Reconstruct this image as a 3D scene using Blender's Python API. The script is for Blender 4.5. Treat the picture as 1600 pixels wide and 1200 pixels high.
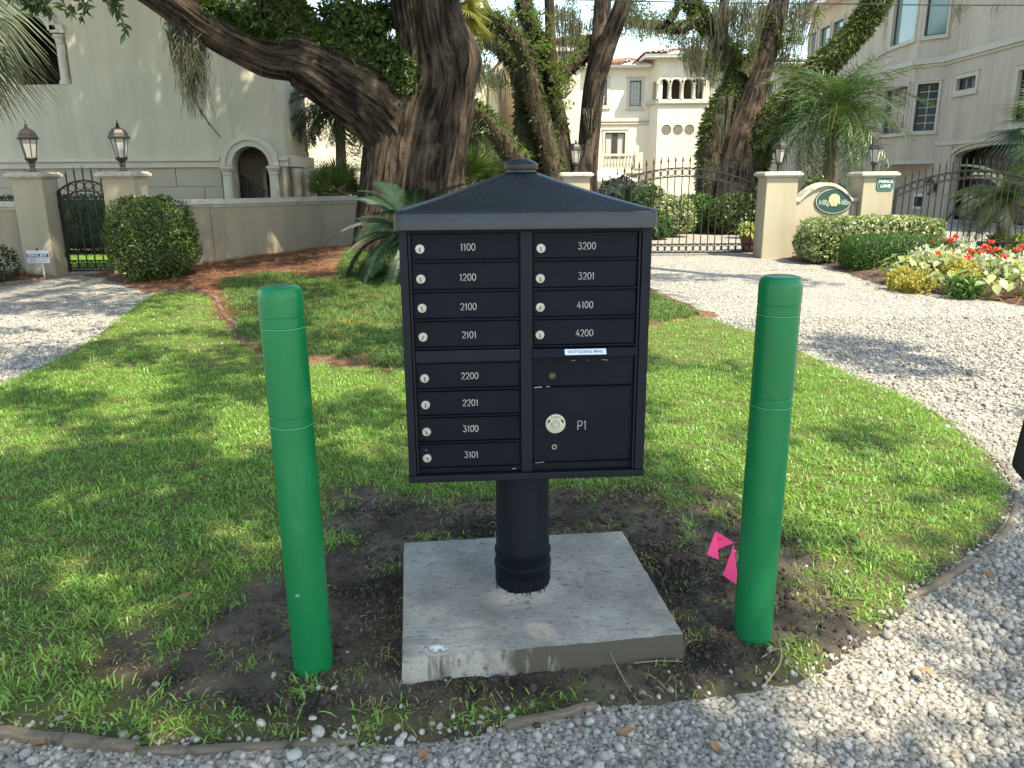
import bpy, bmesh, math, random
import numpy as np
from mathutils import Vector, Matrix, Euler
for o in list(bpy.data.objects): bpy.data.objects.remove(o)
S = bpy.context.scene
COL = S.collection
rng = np.random.default_rng(11); random.seed(7)
R = math.radians
# ------------------------------------------------------------------ camera
FPX, CAMH, PITCH, ROLL = 1200.0, 1.6, R(14.8), -0.008
_r0 = np.array([1, 0, 0.]); _u0 = np.array([0, math.sin(PITCH), math.cos(PITCH)]); FWD = np.array([0, math.cos(PITCH), -math.sin(PITCH)])
CR = math.cos(ROLL)*_r0 + math.sin(ROLL)*_u0; CU = -math.sin(ROLL)*_r0 + math.cos(ROLL)*_u0
cam = bpy.data.cameras.new('camera'); camo = bpy.data.objects.new('camera', cam); COL.objects.link(camo)
cam.sensor_width = 36; cam.lens = 36*FPX/1600; cam.clip_start = .05; cam.clip_end = 2000
mw = Matrix.Identity(4)
for i in range(3):
    mw[i][0], mw[i][1], mw[i][2] = CR[i], CU[i], -FWD[i]
mw[2][3] = CAMH
camo.matrix_world = mw
S.camera = camo
# ------------------------------------------------------------------ world, sun, exposure
SUNV = np.array([.36, -.42, .83]); SUNV /= np.linalg.norm(SUNV)
w = bpy.data.worlds.new('World'); S.world = w; w.use_nodes = True
nt = w.node_tree; sky = nt.nodes.new('ShaderNodeTexSky'); sky.sky_type = 'NISHITA'; sky.sun_disc = False
sky.sun_elevation = math.asin(SUNV[2]); sky.sun_rotation = math.atan2(SUNV[0], SUNV[1])
sky.air_density = 1.0; sky.dust_density = .8; sky.ozone_density = 1.2
bg = nt.nodes['Background']; bg.inputs['Strength'].default_value = .15
nt.links.new(sky.outputs[0], bg.inputs['Color'])
sl = bpy.data.lights.new('sun', 'SUN'); sl.energy = 3.1; sl.angle = R(.55); sl.color = (1, .95, .87)
so = bpy.data.objects.new('sun', sl); COL.objects.link(so)
so.rotation_euler = Vector(SUNV).to_track_quat('Z', 'Y').to_euler()
S.view_settings.view_transform = 'Standard'; S.view_settings.look = 'None'
S.view_settings.exposure = 1.82; S.view_settings.gamma = 1
S.view_settings.use_white_balance = True; S.view_settings.white_balance_temperature = 7700; S.view_settings.white_balance_tint = 4
S.cycles.max_bounces = 6; S.cycles.transparent_max_bounces = 8; S.cycles.caustics_reflective = False; S.cycles.caustics_refractive = False
S.cycles.use_denoising = True
# ------------------------------------------------------------------ pixel <-> place
def ray(px, py):
    d = FWD + CR*((px-800)/FPX) - CU*((py-600)/FPX); return d
def G(px, py, z=0.0):
    d = ray(px, py); t = (z-CAMH)/d[2]; return np.array([d[0]*t, d[1]*t, z])
def P(px, py, Y):
    d = ray(px, py); t = Y/d[1]; return np.array([d[0]*t, Y, CAMH+d[2]*t])
def PX(px, py, X):
    d = ray(px, py); t = X/d[0]; return np.array([X, d[1]*t, CAMH+d[2]*t])
def proj(p):
    p = np.atleast_2d(p) - np.array([0, 0, CAMH]); zc = p@FWD
    return np.stack([800+FPX*(p@CR)/zc, 600-FPX*(p@CU)/zc], -1), zc
def pxm(Y): return Y*1.03/FPX        # metres per pixel near the horizon at distance Y
# ------------------------------------------------------------------ noise
def _h(ix, iy, iz, seed):
    n = (ix*374761393 + iy*668265263 + iz*2147483647 + seed*1274126177) & 0xffffffff
    n = ((n ^ (n >> 13))*1274126177) & 0xffffffff
    return ((n ^ (n >> 16)) & 0xffff)/65535.0
def vnoise(p, seed=0):
    p = np.asarray(p, float); i = np.floor(p).astype(np.int64); f = p-i; f = f*f*(3-2*f); out = 0
    for dx in (0, 1):
        for dy in (0, 1):
            for dz in (0, 1):
                wgt = (f[..., 0] if dx else 1-f[..., 0])*(f[..., 1] if dy else 1-f[..., 1])*(f[..., 2] if dz else 1-f[..., 2])
                out = out + wgt*_h(i[..., 0]+dx, i[..., 1]+dy, i[..., 2]+dz, seed)
    return out
def fbm(p, oct=4, seed=0):
    p = np.asarray(p, float); s = 0; a = .5; 
    for k in range(oct): s = s + a*vnoise(p*(2**k), seed+k); a *= .5
    return s
# ------------------------------------------------------------------ mesh building
class MB:
    def __init__(s): s.v = []; s.f = []; s.n = 0; s.bark = []
    def add(s, v, f):
        v = np.asarray(v, float).reshape(-1, 3); s.v.append(v); s.f += [tuple(int(i)+s.n for i in q) for q in f]; s.n += len(v); return s
    def box(s, c, d, rz=0, taper=1.0):
        x, y, z = [k/2 for k in d]; t = taper
        v = np.array([(-x,-y,-z),(x,-y,-z),(x,y,-z),(-x,y,-z),(-x*t,-y*t,z),(x*t,-y*t,z),(x*t,y*t,z),(-x*t,y*t,z)])
        if rz: v = v@np.array([[math.cos(rz), math.sin(rz), 0], [-math.sin(rz), math.cos(rz), 0], [0, 0, 1]])
        return s.add(v+np.array(c), [(0,3,2,1),(4,5,6,7),(0,1,5,4),(1,2,6,5),(2,3,7,6),(3,0,4,7)])
    def bar(s, a, b, wd, dp=None, up=(0, 0, 1)):
        a = np.array(a, float); b = np.array(b, float); d = b-a; L = np.linalg.norm(d); d /= L; dp = dp or wd
        u = np.array(up, float); x = np.cross(d, u)
        if np.linalg.norm(x) < 1e-4: x = np.cross(d, [0, 1, 0])
        x /= np.linalg.norm(x); y = np.cross(x, d)
        v = [q+x*i*wd/2+y*j*dp/2 for q in (a, b) for i, j in ((-1,-1),(1,-1),(1,1),(-1,1))]
        return s.add(v, [(0,1,2,3),(7,6,5,4),(0,4,5,1),(1,5,6,2),(2,6,7,3),(3,7,4,0)])
    def tube(s, path, rad, n=8, caps=True, disp=None):
        path = np.asarray(path, float); m = len(path); rad = np.broadcast_to(np.asarray(rad, float), (m,))
        tan = np.gradient(path, axis=0); tan /= np.linalg.norm(tan, axis=1)[:, None]+1e-9
        ref = np.array([0, 1., 0]) if abs(tan[0][1]) < .8 else np.array([1., 0, 0])
        x = np.cross(ref, tan[0]); x /= np.linalg.norm(x); vs = []
        th = np.arange(n)*2*math.pi/n
        for i in range(m):
            x = x - tan[i]*np.dot(x, tan[i]); x /= np.linalg.norm(x); y = np.cross(tan[i], x)
            r = rad[i]*(1 if disp is None else disp[i])
            vs.append(path[i] + (np.cos(th)*r)[:, None]*x + (np.sin(th)*r)[:, None]*y)
        v = np.concatenate(vs); f = []
        for i in range(m-1):
            for j in range(n):
                k = (j+1) % n; f.append((i*n+j, i*n+k, (i+1)*n+k, (i+1)*n+j))
        if caps: f.append(tuple(range(n-1, -1, -1))); f.append(tuple((m-1)*n+j for j in range(n)))
        return s.add(v, f)
    def lathe(s, prof, n=24, c=(0, 0, 0), sx=1, sy=1, rot=0):
        v = []; f = []; m = len(prof)
        for r, z in prof:
            for j in range(n):
                a = 2*math.pi*j/n+rot; v.append((c[0]+r*math.cos(a)*sx, c[1]+r*math.sin(a)*sy, c[2]+z))
        for i in range(m-1):
            for j in range(n):
                k = (j+1) % n; f.append((i*n+j, i*n+k, (i+1)*n+k, (i+1)*n+j))
        f.append(tuple(range(n-1, -1, -1))); f.append(tuple((m-1)*n+j for j in range(n)))
        return s.add(v, f)
    def prism(s, poly, fn):          # poly in 2D, fn(u, v, k) -> 3D for k in (0, 1)
        n = len(poly); v = [fn(a, b, 0) for a, b in poly]+[fn(a, b, 1) for a, b in poly]
        return s.add(v, [tuple(range(n)), tuple(range(2*n-1, n-1, -1))]+[(i, i+n, (i+1) % n+n, (i+1) % n) for i in range(n)])
    def torus(s, c, r, t, n=20, m=6, ax='y'):
        v = []; f = []
        for i in range(n):
            a = 2*math.pi*i/n
            for j in range(m):
                b = 2*math.pi*j/m; q = r+t*math.cos(b); h = t*math.sin(b)
                p = (q*math.cos(a), h, q*math.sin(a)) if ax == 'y' else ((q*math.cos(a), q*math.sin(a), h) if ax == 'z' else (h, q*math.cos(a), q*math.sin(a)))
                v.append((c[0]+p[0], c[1]+p[1], c[2]+p[2]))
        for i in range(n):
            for j in range(m):
                f.append((i*m+j, i*m+(j+1) % m, ((i+1) % n)*m+(j+1) % m, ((i+1) % n)*m+j))
        return s.add(v, f)
    def mesh(s, name, mat, smooth=False, bevel=0):
        v = np.concatenate(s.v) if s.v else np.zeros((0, 3))
        me = mesh_from(name, v, s.f, mat, smooth, bevel)
        if s.bark:
            a = me.attributes.new('barkco', 'FLOAT_VECTOR', 'POINT'); a.data.foreach_set('vector', np.concatenate(s.bark).astype(np.float32).ravel())
        return me
    def build(s, name, mat, parent=None, smooth=False, bevel=0, loc=None):
        return link(name, s.mesh(name, mat, smooth, bevel), parent, loc)
def mesh_from(name, v, f, mat, smooth=False, bevel=0):
    me = bpy.data.meshes.new(name); me.from_pydata(np.asarray(v, float), [], f)
    bm = bmesh.new(); bm.from_mesh(me); bmesh.ops.recalc_face_normals(bm, faces=bm.faces)
    if bevel:
        bmesh.ops.remove_doubles(bm, verts=bm.verts, dist=1e-5)
        es = [e for e in bm.edges if e.is_manifold and e.calc_face_angle(0) > .5]
        bmesh.ops.bevel(bm, geom=es, offset=bevel, segments=2, profile=.6, affect='EDGES', clamp_overlap=True)
    bm.to_mesh(me); bm.free()
    if smooth:
        me.polygons.foreach_set('use_smooth', np.ones(len(me.polygons), bool))
        try: me.set_sharp_from_angle(angle=R(smooth if smooth > 1 else 45))
        except Exception: pass
    me.materials.append(mat); return me
def raw_mesh(name, v, f, mat, smooth=False):     # fast path for foliage: v (n,3), f (m,k) arrays
    me = bpy.data.meshes.new(name); me.from_pydata(np.asarray(v, float), [], np.asarray(f))
    if smooth: me.polygons.foreach_set('use_smooth', np.ones(len(me.polygons), bool))
    me.materials.append(mat); return me
def link(name, me, parent=None, loc=None, rz=None):
    o = bpy.data.objects.new(name, me); COL.objects.link(o)
    if parent is not None: o.parent = parent
    if loc is not None: o.location = loc
    if rz is not None: o.rotation_euler = (0, 0, rz)
    return o
def thing(name, label, cat, loc=(0, 0, 0), rz=0, group=None):
    o = link(name, None, None, loc, rz); return tag(o, label, cat, group)
def tag(o, label, cat, group=None):
    o['label'] = label; o['category'] = cat
    if group: o['group'] = group
    return o
def struct(o, kind='structure', label=None):
    o['kind'] = kind
    if label: o['label'] = label
    return o
def copy_tree(o, parent=None):
    c = o.copy(); COL.objects.link(c); c.parent = parent
    for ch in list(o.children): copy_tree(ch, c)
    return c
def spline(pts, n=40):               # Catmull-Rom through rows of any width
    p = np.asarray(pts, float); p = np.vstack([2*p[0]-p[1], p, 2*p[-1]-p[-2]]); m = len(p)-3; out = []
    for t in np.linspace(0, m-1e-6, n):
        i = int(t); f = t-i; a, b, c, d = p[i:i+4]
        out.append(.5*((2*b)+(-a+c)*f+(2*a-5*b+4*c-d)*f*f+(-a+3*b-3*c+d)*f**3))
    return np.array(out)
def text_part(name, body, size, mat, parent, M4, italic=0, extrude=.0006, bold=0, align='CENTER', spacing=1.0):
    cu = bpy.data.curves.new(name, 'FONT'); cu.body = body; cu.size = size; cu.align_x = align; cu.align_y = 'CENTER'
    cu.extrude = extrude; cu.shear = italic; cu.offset = bold; cu.space_character = spacing; cu.resolution_u = 3
    t = bpy.data.objects.new(name+'_tmp', cu); COL.objects.link(t)
    dg = bpy.context.evaluated_depsgraph_get(); me = bpy.data.meshes.new_from_object(t.evaluated_get(dg))
    bpy.data.objects.remove(t); bpy.data.curves.remove(cu); me.name = name
    me.materials.clear(); me.materials.append(mat); me.transform(M4)
    return link(name, me, parent)
# ------------------------------------------------------------------ materials
def _mix(nt, fac, a, b, blend='MIX'):
    m = nt.nodes.new('ShaderNodeMix'); m.data_type = 'RGBA'; m.blend_type = blend
    for k, v in ((0, fac), (6, a), (7, b)):
        if hasattr(v, 'links') or isinstance(v, bpy.types.NodeSocket): nt.links.new(v, m.inputs[k])
        elif k == 0: m.inputs[k].default_value = v
        else: m.inputs[k].default_value = (*v[:3], 1)
    return m.outputs[2]
def _noise(nt, scale, stretch=(1, 1, 1), detail=5, rough=.6, coord='Object', dist=0):
    tc = nt.nodes.new('ShaderNodeTexCoord'); mp = nt.nodes.new('ShaderNodeMapping'); mp.inputs['Scale'].default_value = stretch
    n = nt.nodes.new('ShaderNodeTexNoise'); n.inputs['Scale'].default_value = scale; n.inputs['Detail'].default_value = detail; n.inputs['Roughness'].default_value = rough; n.inputs['Distortion'].default_value = dist
    nt.links.new(tc.outputs[coord], mp.inputs[0]); nt.links.new(mp.outputs[0], n.inputs['Vector']); return n.outputs['Fac']
def _ramp(nt, s, a, b, ca=(0, 0, 0), cb=(1, 1, 1)):
    r = nt.nodes.new('ShaderNodeValToRGB'); nt.links.new(s, r.inputs[0]); e = r.color_ramp.elements
    e[0].position = a; e[1].position = b; e[0].color = (*ca, 1); e[1].color = (*cb, 1); return r.outputs[0]
def _bump(nt, s, strength, dist, b):
    bp = nt.nodes.new('ShaderNodeBump'); bp.inputs['Strength'].default_value = strength; bp.inputs['Distance'].default_value = dist
    nt.links.new(s, bp.inputs['Height']); nt.links.new(bp.outputs[0], b.inputs['Normal'])
def new_mat(name):
    m = bpy.data.materials.new(name); m.use_nodes = True; nt = m.node_tree; return m, nt, nt.nodes['Principled BSDF']
def mat(name, col, rough=.6, var=.15, scale=3, bump=0, bscale=60, bdist=.01, metal=0, spec=.5, streak=None, sstr=.5, spots=None, sscale=30, sth=(.62, .7), stretch=(1, 1, 1), coat=0):
    m, nt, b = new_mat(name); c = np.array(col)
    o = _mix(nt, _ramp(nt, _noise(nt, scale, stretch), .3, .7), c*(1-var), np.minimum(c*(1+var), 1))
    if streak is not None: 
        f = _ramp(nt, _noise(nt, 2.2, (1, 1, .10), 6, .65), .42, .75); 
        mm = nt.nodes.new('ShaderNodeMath'); mm.operation = 'MULTIPLY'; nt.links.new(f, mm.inputs[0]); mm.inputs[1].default_value = sstr; o = _mix(nt, mm.outputs[0], o, streak)
    if spots is not None: o = _mix(nt, _ramp(nt, _noise(nt, sscale, (1, 1, 1), 3), *sth), o, spots)
    nt.links.new(o, b.inputs['Base Color']); b.inputs['Roughness'].default_value = rough; b.inputs['Metallic'].default_value = metal
    b.inputs['Specular IOR Level'].default_value = spec; b.inputs['Coat Weight'].default_value = coat
    if bump: _bump(nt, _noise(nt, bscale, stretch, 6, .65), bump, bdist, b)
    return m
def leaf_mat(name, c1, c2, trans=.35, rough=.45, spec=.4, extra=None):
    m, nt, b = new_mat(name); g = nt.nodes.new('ShaderNodeNewGeometry'); oi = nt.nodes.new('ShaderNodeObjectInfo')
    ad = nt.nodes.new('ShaderNodeMath'); ad.operation = 'ADD'; nt.links.new(g.outputs['Random Per Island'], ad.inputs[0]); nt.links.new(oi.outputs['Random'], ad.inputs[1])
    fr = nt.nodes.new('ShaderNodeMath'); fr.operation = 'FRACT'; nt.links.new(ad.outputs[0], fr.inputs[0])
    o = _mix(nt, fr.outputs[0], c1, c2)
    if extra is not None: o = _mix(nt, _ramp(nt, fr.outputs[0], extra[1], extra[1]+.02), o, extra[0])
    nt.links.new(o, b.inputs['Base Color']); b.inputs['Roughness'].default_value = rough; b.inputs['Specular IOR Level'].default_value = spec
    t = nt.nodes.new('ShaderNodeBsdfTranslucent'); mx = nt.nodes.new('ShaderNodeMixShader'); mx.inputs[0].default_value = trans
    t2 = _mix(nt, 1.0, o, (1.5, 1.5, .7), 'MULTIPLY'); nt.links.new(t2, t.inputs[0])
    nt.links.new(b.outputs[0], mx.inputs[1]); nt.links.new(t.outputs[0], mx.inputs[2])
    nt.links.new(mx.outputs[0], nt.nodes['Material Output'].inputs[0]); return m
def glass_mat(name, col, rough=.05):
    m, nt, b = new_mat(name); b.inputs['Base Color'].default_value = (*col, 1); b.inputs['Roughness'].default_value = rough; b.inputs['Specular IOR Level'].default_value = .9; return m
# ------------------------------------------------------------------ foliage helpers
def rand_dirs(n):
    d = rng.normal(size=(n, 3)); return d/np.linalg.norm(d, axis=1)[:, None]
def leaf_verts(c, d, up, L, W, fold=.15):
    """rhombic folded leaves: c base points, d direction, up rough normal; returns v, f"""
    n = len(c); L = np.broadcast_to(np.asarray(L, float), (n,))[:, None]; W = np.broadcast_to(np.asarray(W, float), (n,))[:, None]
    s = np.cross(d, up); s /= np.linalg.norm(s, axis=1)[:, None]+1e-9; nn = np.cross(s, d)
    mid = c+d*L*.45+nn*L*fold*.0
    v = np.stack([c, mid+s*W/2+nn*W*fold, c+d*L-nn*L*.08, mid-s*W/2+nn*W*fold], 1).reshape(-1, 3)
    i = np.arange(n)[:, None]*4
    return v, np.concatenate([i+np.array([[0, 1, 2]]), i+np.array([[0, 2, 3]])])
def cloud_leaves(pts, L, W, jit=.3, tilt=None):
    n = len(pts); d = rand_dirs(n)
    if tilt is not None: d = d+np.array(tilt); d /= np.linalg.norm(d, axis=1)[:, None]
    Ls = L*rng.uniform(1-jit, 1+jit, n); return leaf_verts(pts, d, rand_dirs(n), Ls, Ls*(W/L))
def merge(parts):
    vs, fs, n = [], [], 0
    for v, f in parts: vs.append(v); fs.append(f+n); n += len(v)
    return np.concatenate(vs), np.concatenate(fs)
def strips(paths, widths, side):
    """flat ribbons: paths (n,m,3), widths (n,m), side (n,3)"""
    n, m, _ = paths.shape; s = side[:, None, :]*widths[..., None]/2
    v = np.stack([paths-s, paths+s], 2).reshape(-1, 3); i = np.arange(n)[:, None, None]*(2*m); j = np.arange(m-1)[None, :, None]*2
    f = (i+j+np.array([0, 1, 3, 2])).reshape(-1, 4); return v, f
def in_poly(x, y, poly):
    poly = np.asarray(poly); ins = np.zeros(len(x), bool); j = len(poly)-1
    for i in range(len(poly)):
        xi, yi = poly[i][:2]; xj, yj = poly[j][:2]
        ins ^= ((yi > y) != (yj > y)) & (x < (xj-xi)*(y-yi)/(yj-yi+1e-12)+xi); j = i
    return ins
def poly_dist(x, y, poly):
    poly = np.asarray(poly)[:, :2]; d = np.full(len(x), 1e9)
    for a, b in zip(poly, np.roll(poly, -1, 0)):
        ab = b-a; t = np.clip(((x-a[0])*ab[0]+(y-a[1])*ab[1])/(ab@ab+1e-12), 0, 1)
        d = np.minimum(d, np.hypot(x-a[0]-t*ab[0], y-a[1]-t*ab[1]))
    return d
def scatter(name, pts, rot, scl, idx, sources, label, cat=None):
    """one stuff object that scatters small source meshes over points"""
    c = bpy.data.collections.new(name+'_pieces')
    for k, me in enumerate(sources):
        o = bpy.data.objects.new('%s_piece_%02d' % (name, k), me); c.objects.link(o)
    me = bpy.data.meshes.new(name); me.from_pydata(np.asarray(pts, float), [], [])
    for nm, ty, val in (('rot', 'FLOAT_VECTOR', np.asarray(rot, float)), ('scl', 'FLOAT', np.asarray(scl, float)), ('idx', 'INT', np.asarray(idx, np.int32))):
        at = me.attributes.new(nm, ty, 'POINT'); at.data.foreach_set('vector' if ty == 'FLOAT_VECTOR' else 'value', val.ravel())
    o = link(name, me); ng = bpy.data.node_groups.new(name+'_scatter', 'GeometryNodeTree')
    ng.interface.new_socket('Geometry', in_out='INPUT', socket_type='NodeSocketGeometry'); ng.interface.new_socket('Geometry', in_out='OUTPUT', socket_type='NodeSocketGeometry')
    N = ng.nodes; gi = N.new('NodeGroupInput'); go = N.new('NodeGroupOutput'); ip = N.new('GeometryNodeInstanceOnPoints'); ci = N.new('GeometryNodeCollectionInfo')
    ci.inputs['Collection'].default_value = c; ci.inputs['Separate Children'].default_value = True; ci.inputs['Reset Children'].default_value = True
    def na(nm, ty):
        q = N.new('GeometryNodeInputNamedAttribute'); q.data_type = ty; q.inputs['Name'].default_value = nm; return [x for x in q.outputs if x.enabled][0]
    ip.inputs['Pick Instance'].default_value = True; L = ng.links.new
    L(gi.outputs[0], ip.inputs['Points']); L(ci.outputs[0], ip.inputs['Instance']); L(na('idx', 'INT'), ip.inputs['Instance Index'])
    L(na('rot', 'FLOAT_VECTOR'), ip.inputs['Rotation']); L(na('scl', 'FLOAT'), ip.inputs['Scale']); L(ip.outputs[0], go.inputs[0])
    o.modifiers.new('scatter', 'NODES').node_group = ng
    o['kind'] = 'stuff'; o['label'] = label
    if cat: o['category'] = cat
    return o
# thin round engraved figures drawn as strokes
def _arc(cx, cz, rx, rz, a0, a1, n=12): return [(cx+rx*math.cos(R(a)), cz+rz*math.sin(R(a))) for a in np.linspace(a0, a1, n)]
GLY = {'0': (.72, [_arc(.36, .5, .30, .46, 0, 360, 28)]), '1': (.42, [[(.06, .80), (.24, .97), (.24, .0)]]),
       '2': (.70, [_arc(.34, .68, .28, .28, 165, -35, 16)+[(.05, .03), (.65, .03)]]),
       '3': (.70, [[(.06, .96), (.60, .96), (.30, .60)]+_arc(.32, .31, .29, .28, 80, -160, 18)]),
       '4': (.74, [[(.66, .28), (.05, .28), (.46, .97)], [(.50, .62), (.50, .0)]]),
       'P': (.72, [[(.08, 0), (.08, .97)]+[(.38, .97)]+_arc(.38, .70, .26, .27, 90, -90, 14)+[(.08, .43)]])}
def stroke_text(name, s, h, th, mt, parent, u, y, z):
    wid = sum(GLY[c][0]+.12 for c in s)*h*.78-.1*h; x = u-wid/2; b = MB()
    for c in s:
        gw, sts = GLY[c]
        for st in sts:
            p = np.array([(x+a*h*.78, y, z-h/2+q*h) for a, q in st]); b.tube(p, th/2, 5)
        x += (gw+.12)*h*.78
    return b.build(name, mt, parent)
# ================================================================== materials used widely
STUCCO = (.47, .425, .34)
m_stucco = mat('stucco', STUCCO, .9, .07, 1.2, .25, 90, .004, streak=(.26, .235, .18), sstr=.45)
m_pillar = mat('pillar_stucco', (.37, .325, .24), .9, .08, 1.5, .25, 110, .003, streak=(.24, .20, .14), sstr=.5)
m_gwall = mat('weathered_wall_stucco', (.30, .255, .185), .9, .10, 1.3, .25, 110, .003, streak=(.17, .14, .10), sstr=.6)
m_cap = mat('cap_stone', (.40, .375, .32), .85, .14, 4, .25, 60, .004, spots=(.2, .19, .17), sscale=9, sth=(.58, .72))
m_iron = mat('black_iron', (.012, .012, .013), .45, .3, 20, .15, 200, .001, spec=.4)
m_navy = mat('navy_powder_coat', (.0045, .0068, .0128), .5, .25, 9, .12, 420, .0006, spec=.2, spots=(.011, .0135, .019), sscale=38, sth=(.66, .74))
m_navy_d = mat('navy_door_paint', (.0028, .0050, .0105), .58, .35, 6, .1, 420, .0005, spec=.14, spots=(.008, .0115, .017), sscale=26, sth=(.66, .8))
m_roof = mat('navy_roof_paint', (.0095, .0125, .0185), .36, .2, 7, .10, 300, .0008, spec=.5, spots=(.001, .0015, .003), sscale=75, sth=(.60, .625))
m_drop = mat('dark_water_drop', (.002, .002, .003), .08, .1, spec=.5)
m_lock = mat('lock_metal', (.40, .39, .36), .45, .2, 90, .3, 300, .0004, metal=.7)
m_dark = mat('dark_hole', (.006, .006, .006), .8, .2)
m_num = mat('engraved_white', (.40, .395, .37), .7, .05)
m_sticker = mat('white_sticker', (.62, .66, .72), .5, .05)
m_ink = mat('blue_ink', (.12, .17, .26), .6, .05)
m_cream = mat('cream_plastic', (.46, .44, .33), .5, .05)
m_brass = mat('worn_brass', (.20, .15, .10), .45, .3, 80, metal=.6)
m_green = mat('green_plastic', (.001, .155, .05), .30, .12, 1.5, .08, 160, .0008, spec=.32, spots=(.03, .20, .09), sscale=9, sth=(.60, .85), streak=(.012, .125, .05), sstr=.5)
m_green_l = mat('green_plastic_edge', (.10, .32, .18), .5, .1)
m_pink = leaf_mat('pink_vinyl', (.9, .09, .30), (.88, .10, .32), .25, .4)
m_wood = mat('weathered_timber', (.16, .125, .09), .85, .35, 6, .6, 30, .006, stretch=(1, 8, 8), spots=(.05, .04, .03), sscale=14, sth=(.58, .7))
m_wire = mat('galvanised_wire', (.25, .25, .25), .5, .1, metal=.6)
# concrete pad: trowelled grey with damp stains
def concrete():
    m, nt, b = new_mat('pad_concrete')
    o = _mix(nt, _ramp(nt, _noise(nt, 3.0, (1, 1, 1), 8, .7), .3, .72), (.175, .163, .142), (.40, .38, .342))
    o = _mix(nt, _ramp(nt, _noise(nt, 7, (1, 3.5, 1), 8, .75, dist=.6), .53, .72), o, (.14, .13, .11))
    o = _mix(nt, _ramp(nt, _noise(nt, 26, (1, 2.2, 1), 6, .8), .55, .66), o, (.07, .062, .052))
    o = _mix(nt, _ramp(nt, _noise(nt, 130, (1, 1, 1), 3, .6), .62, .7), o, (.10, .095, .085))
    # damp runs on the vertical sides only (soaked concrete)
    g = nt.nodes.new('ShaderNodeNewGeometry'); sx = nt.nodes.new('ShaderNodeSeparateXYZ'); nt.links.new(g.outputs['Normal'], sx.inputs[0])
    lt = nt.nodes.new('ShaderNodeMath'); lt.operation = 'LESS_THAN'; lt.inputs[1].default_value = .4; nt.links.new(sx.outputs[2], lt.inputs[0])
    wet = _ramp(nt, _noise(nt, 3.2, (1.2, 1.2, .35), 5, .65), .36, .42)
    tc2 = nt.nodes.new('ShaderNodeTexCoord'); sp2 = nt.nodes.new('ShaderNodeSeparateXYZ'); nt.links.new(tc2.outputs['Object'], sp2.inputs[0]); ma = nt.nodes.new('ShaderNodeMath'); ma.operation = 'MULTIPLY_ADD'; nt.links.new(sp2.outputs[0], ma.inputs[0]); ma.inputs[1].default_value = .5; nt.links.new(_noise(nt, 5, (1.6, 1.6, .3), 5, .65), ma.inputs[2]); wet = _ramp(nt, ma.outputs[0], .41, .49)
    mu = nt.nodes.new('ShaderNodeMath'); mu.operation = 'MULTIPLY'; nt.links.new(wet, mu.inputs[0]); nt.links.new(lt.outputs[0], mu.inputs[1])
    o = _mix(nt, mu.outputs[0], o, (.075, .066, .05))
    nt.links.new(o, b.inputs['Base Color']); b.inputs['Roughness'].default_value = .85
    _bump(nt, _noise(nt, 24, (1, 3, 1), 9, .75), .5, .006, b); return m
m_conc = concrete()

# ================================================================== ground shapes (pixel outlines turned into places)
lawn_px = [(-420,760),(-160,672),(0,603),(60,575),(130,540),(180,502),(215,476),(245,458),(290,454),(335,468),(352,500),(378,530),(420,558),(480,568),(560,577),(640,580),(800,560),(1000,515),(1075,498),(1100,497),(1180,520),(1260,553),(1330,588),(1400,614),(1450,640),(1510,682),(1560,722),(1586,765),(1583,800),(1560,840),(1500,882),(1440,925),(1412,965),(1290,1062),(1100,1100),(930,1112),(800,1142),(680,1166),(560,1172),(420,1168),(215,1172),(0,1150),(-200,1125),(-500,1080)]
LAWN = np.array([G(*p)[:2] for p in lawn_px])
bed_px = [(150,430),(190,434),(245,456),(290,452),(335,466),(352,498),(378,528),(420,556),(480,566),(640,578),(800,558),(1000,513),(1095,495),(1060,478),(1015,462),(980,440),(900,405),(800,388),(700,380),(545,374),(337,405),(188,424)]
BED = np.array([G(*p)[:2] for p in bed_px])
rbed_px = [(1205,402),(1290,416),(1330,431),(1370,443),(1450,457),(1600,478),(1900,520),(2100,440),(1800,392),(1390,392),(1250,398)]
RBED = np.array([G(*p)[:2] for p in rbed_px])
lbed_px = [(-200,455),(0,446),(60,438),(84,434),(40,424),(-200,424)]
LBED = np.array([G(*p)[:2] for p in lbed_px])
soil_px = [(500,800),(560,775),(760,775),(1010,770),(1150,795),(1230,830),(1300,880),(1430,935),(1300,1060),(1000,1106),(780,1150),(600,1175),(410,1168),(330,1150),(240,1110),(190,1030),(300,972),(440,930),(490,860)]
SOIL = np.array([G(*p)[:2] for p in soil_px])
OAK = np.array([-2.05, 15.2])
def sdist(x, y, poly): return np.where(in_poly(x, y, poly), 1, -1)*poly_dist(x, y, poly)
def mound(x, y): return .34*np.exp(-(((x-OAK[0])/3.2)**2+((y-OAK[1])/2.6)**2))
def soil_amount(x, y):
    d = sdist(x, y, SOIL); n = fbm(np.stack([x*5, y*5, 0*x], -1), 4, 3)-.47
    e = sdist(x, y, LAWN); rim = np.clip(1-(e-.02)/.07, 0, 1)*(y < 4.5); return np.maximum(np.clip((d+n*.75)/.16+.35, 0, 1), rim*.9)
def lawn_h(x, y):
    d = sdist(x, y, LAWN); s = soil_amount(x, y)
    q = np.stack([x, y, 0*x], -1)
    n = (fbm(q*9, 4, 5)-.47)*.03 + s*((fbm(q*22, 3, 8)-.45)*.045+(fbm(q*70, 2, 9)-.4)*.016)
    # loose earth heaped against the pad and the left post
    hp = .035*np.exp(-((x+.50)/.16)**2-((y-2.5)/.35)**2)+.03*np.exp(-((x-.75)/.2)**2-((y-2.75)/.3)**2)
    return np.clip(d*.22, -.05, .028-.006*s)+n*np.clip(d*6+.3, 0, 1)*(1-.45*s)+hp*.5
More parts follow.
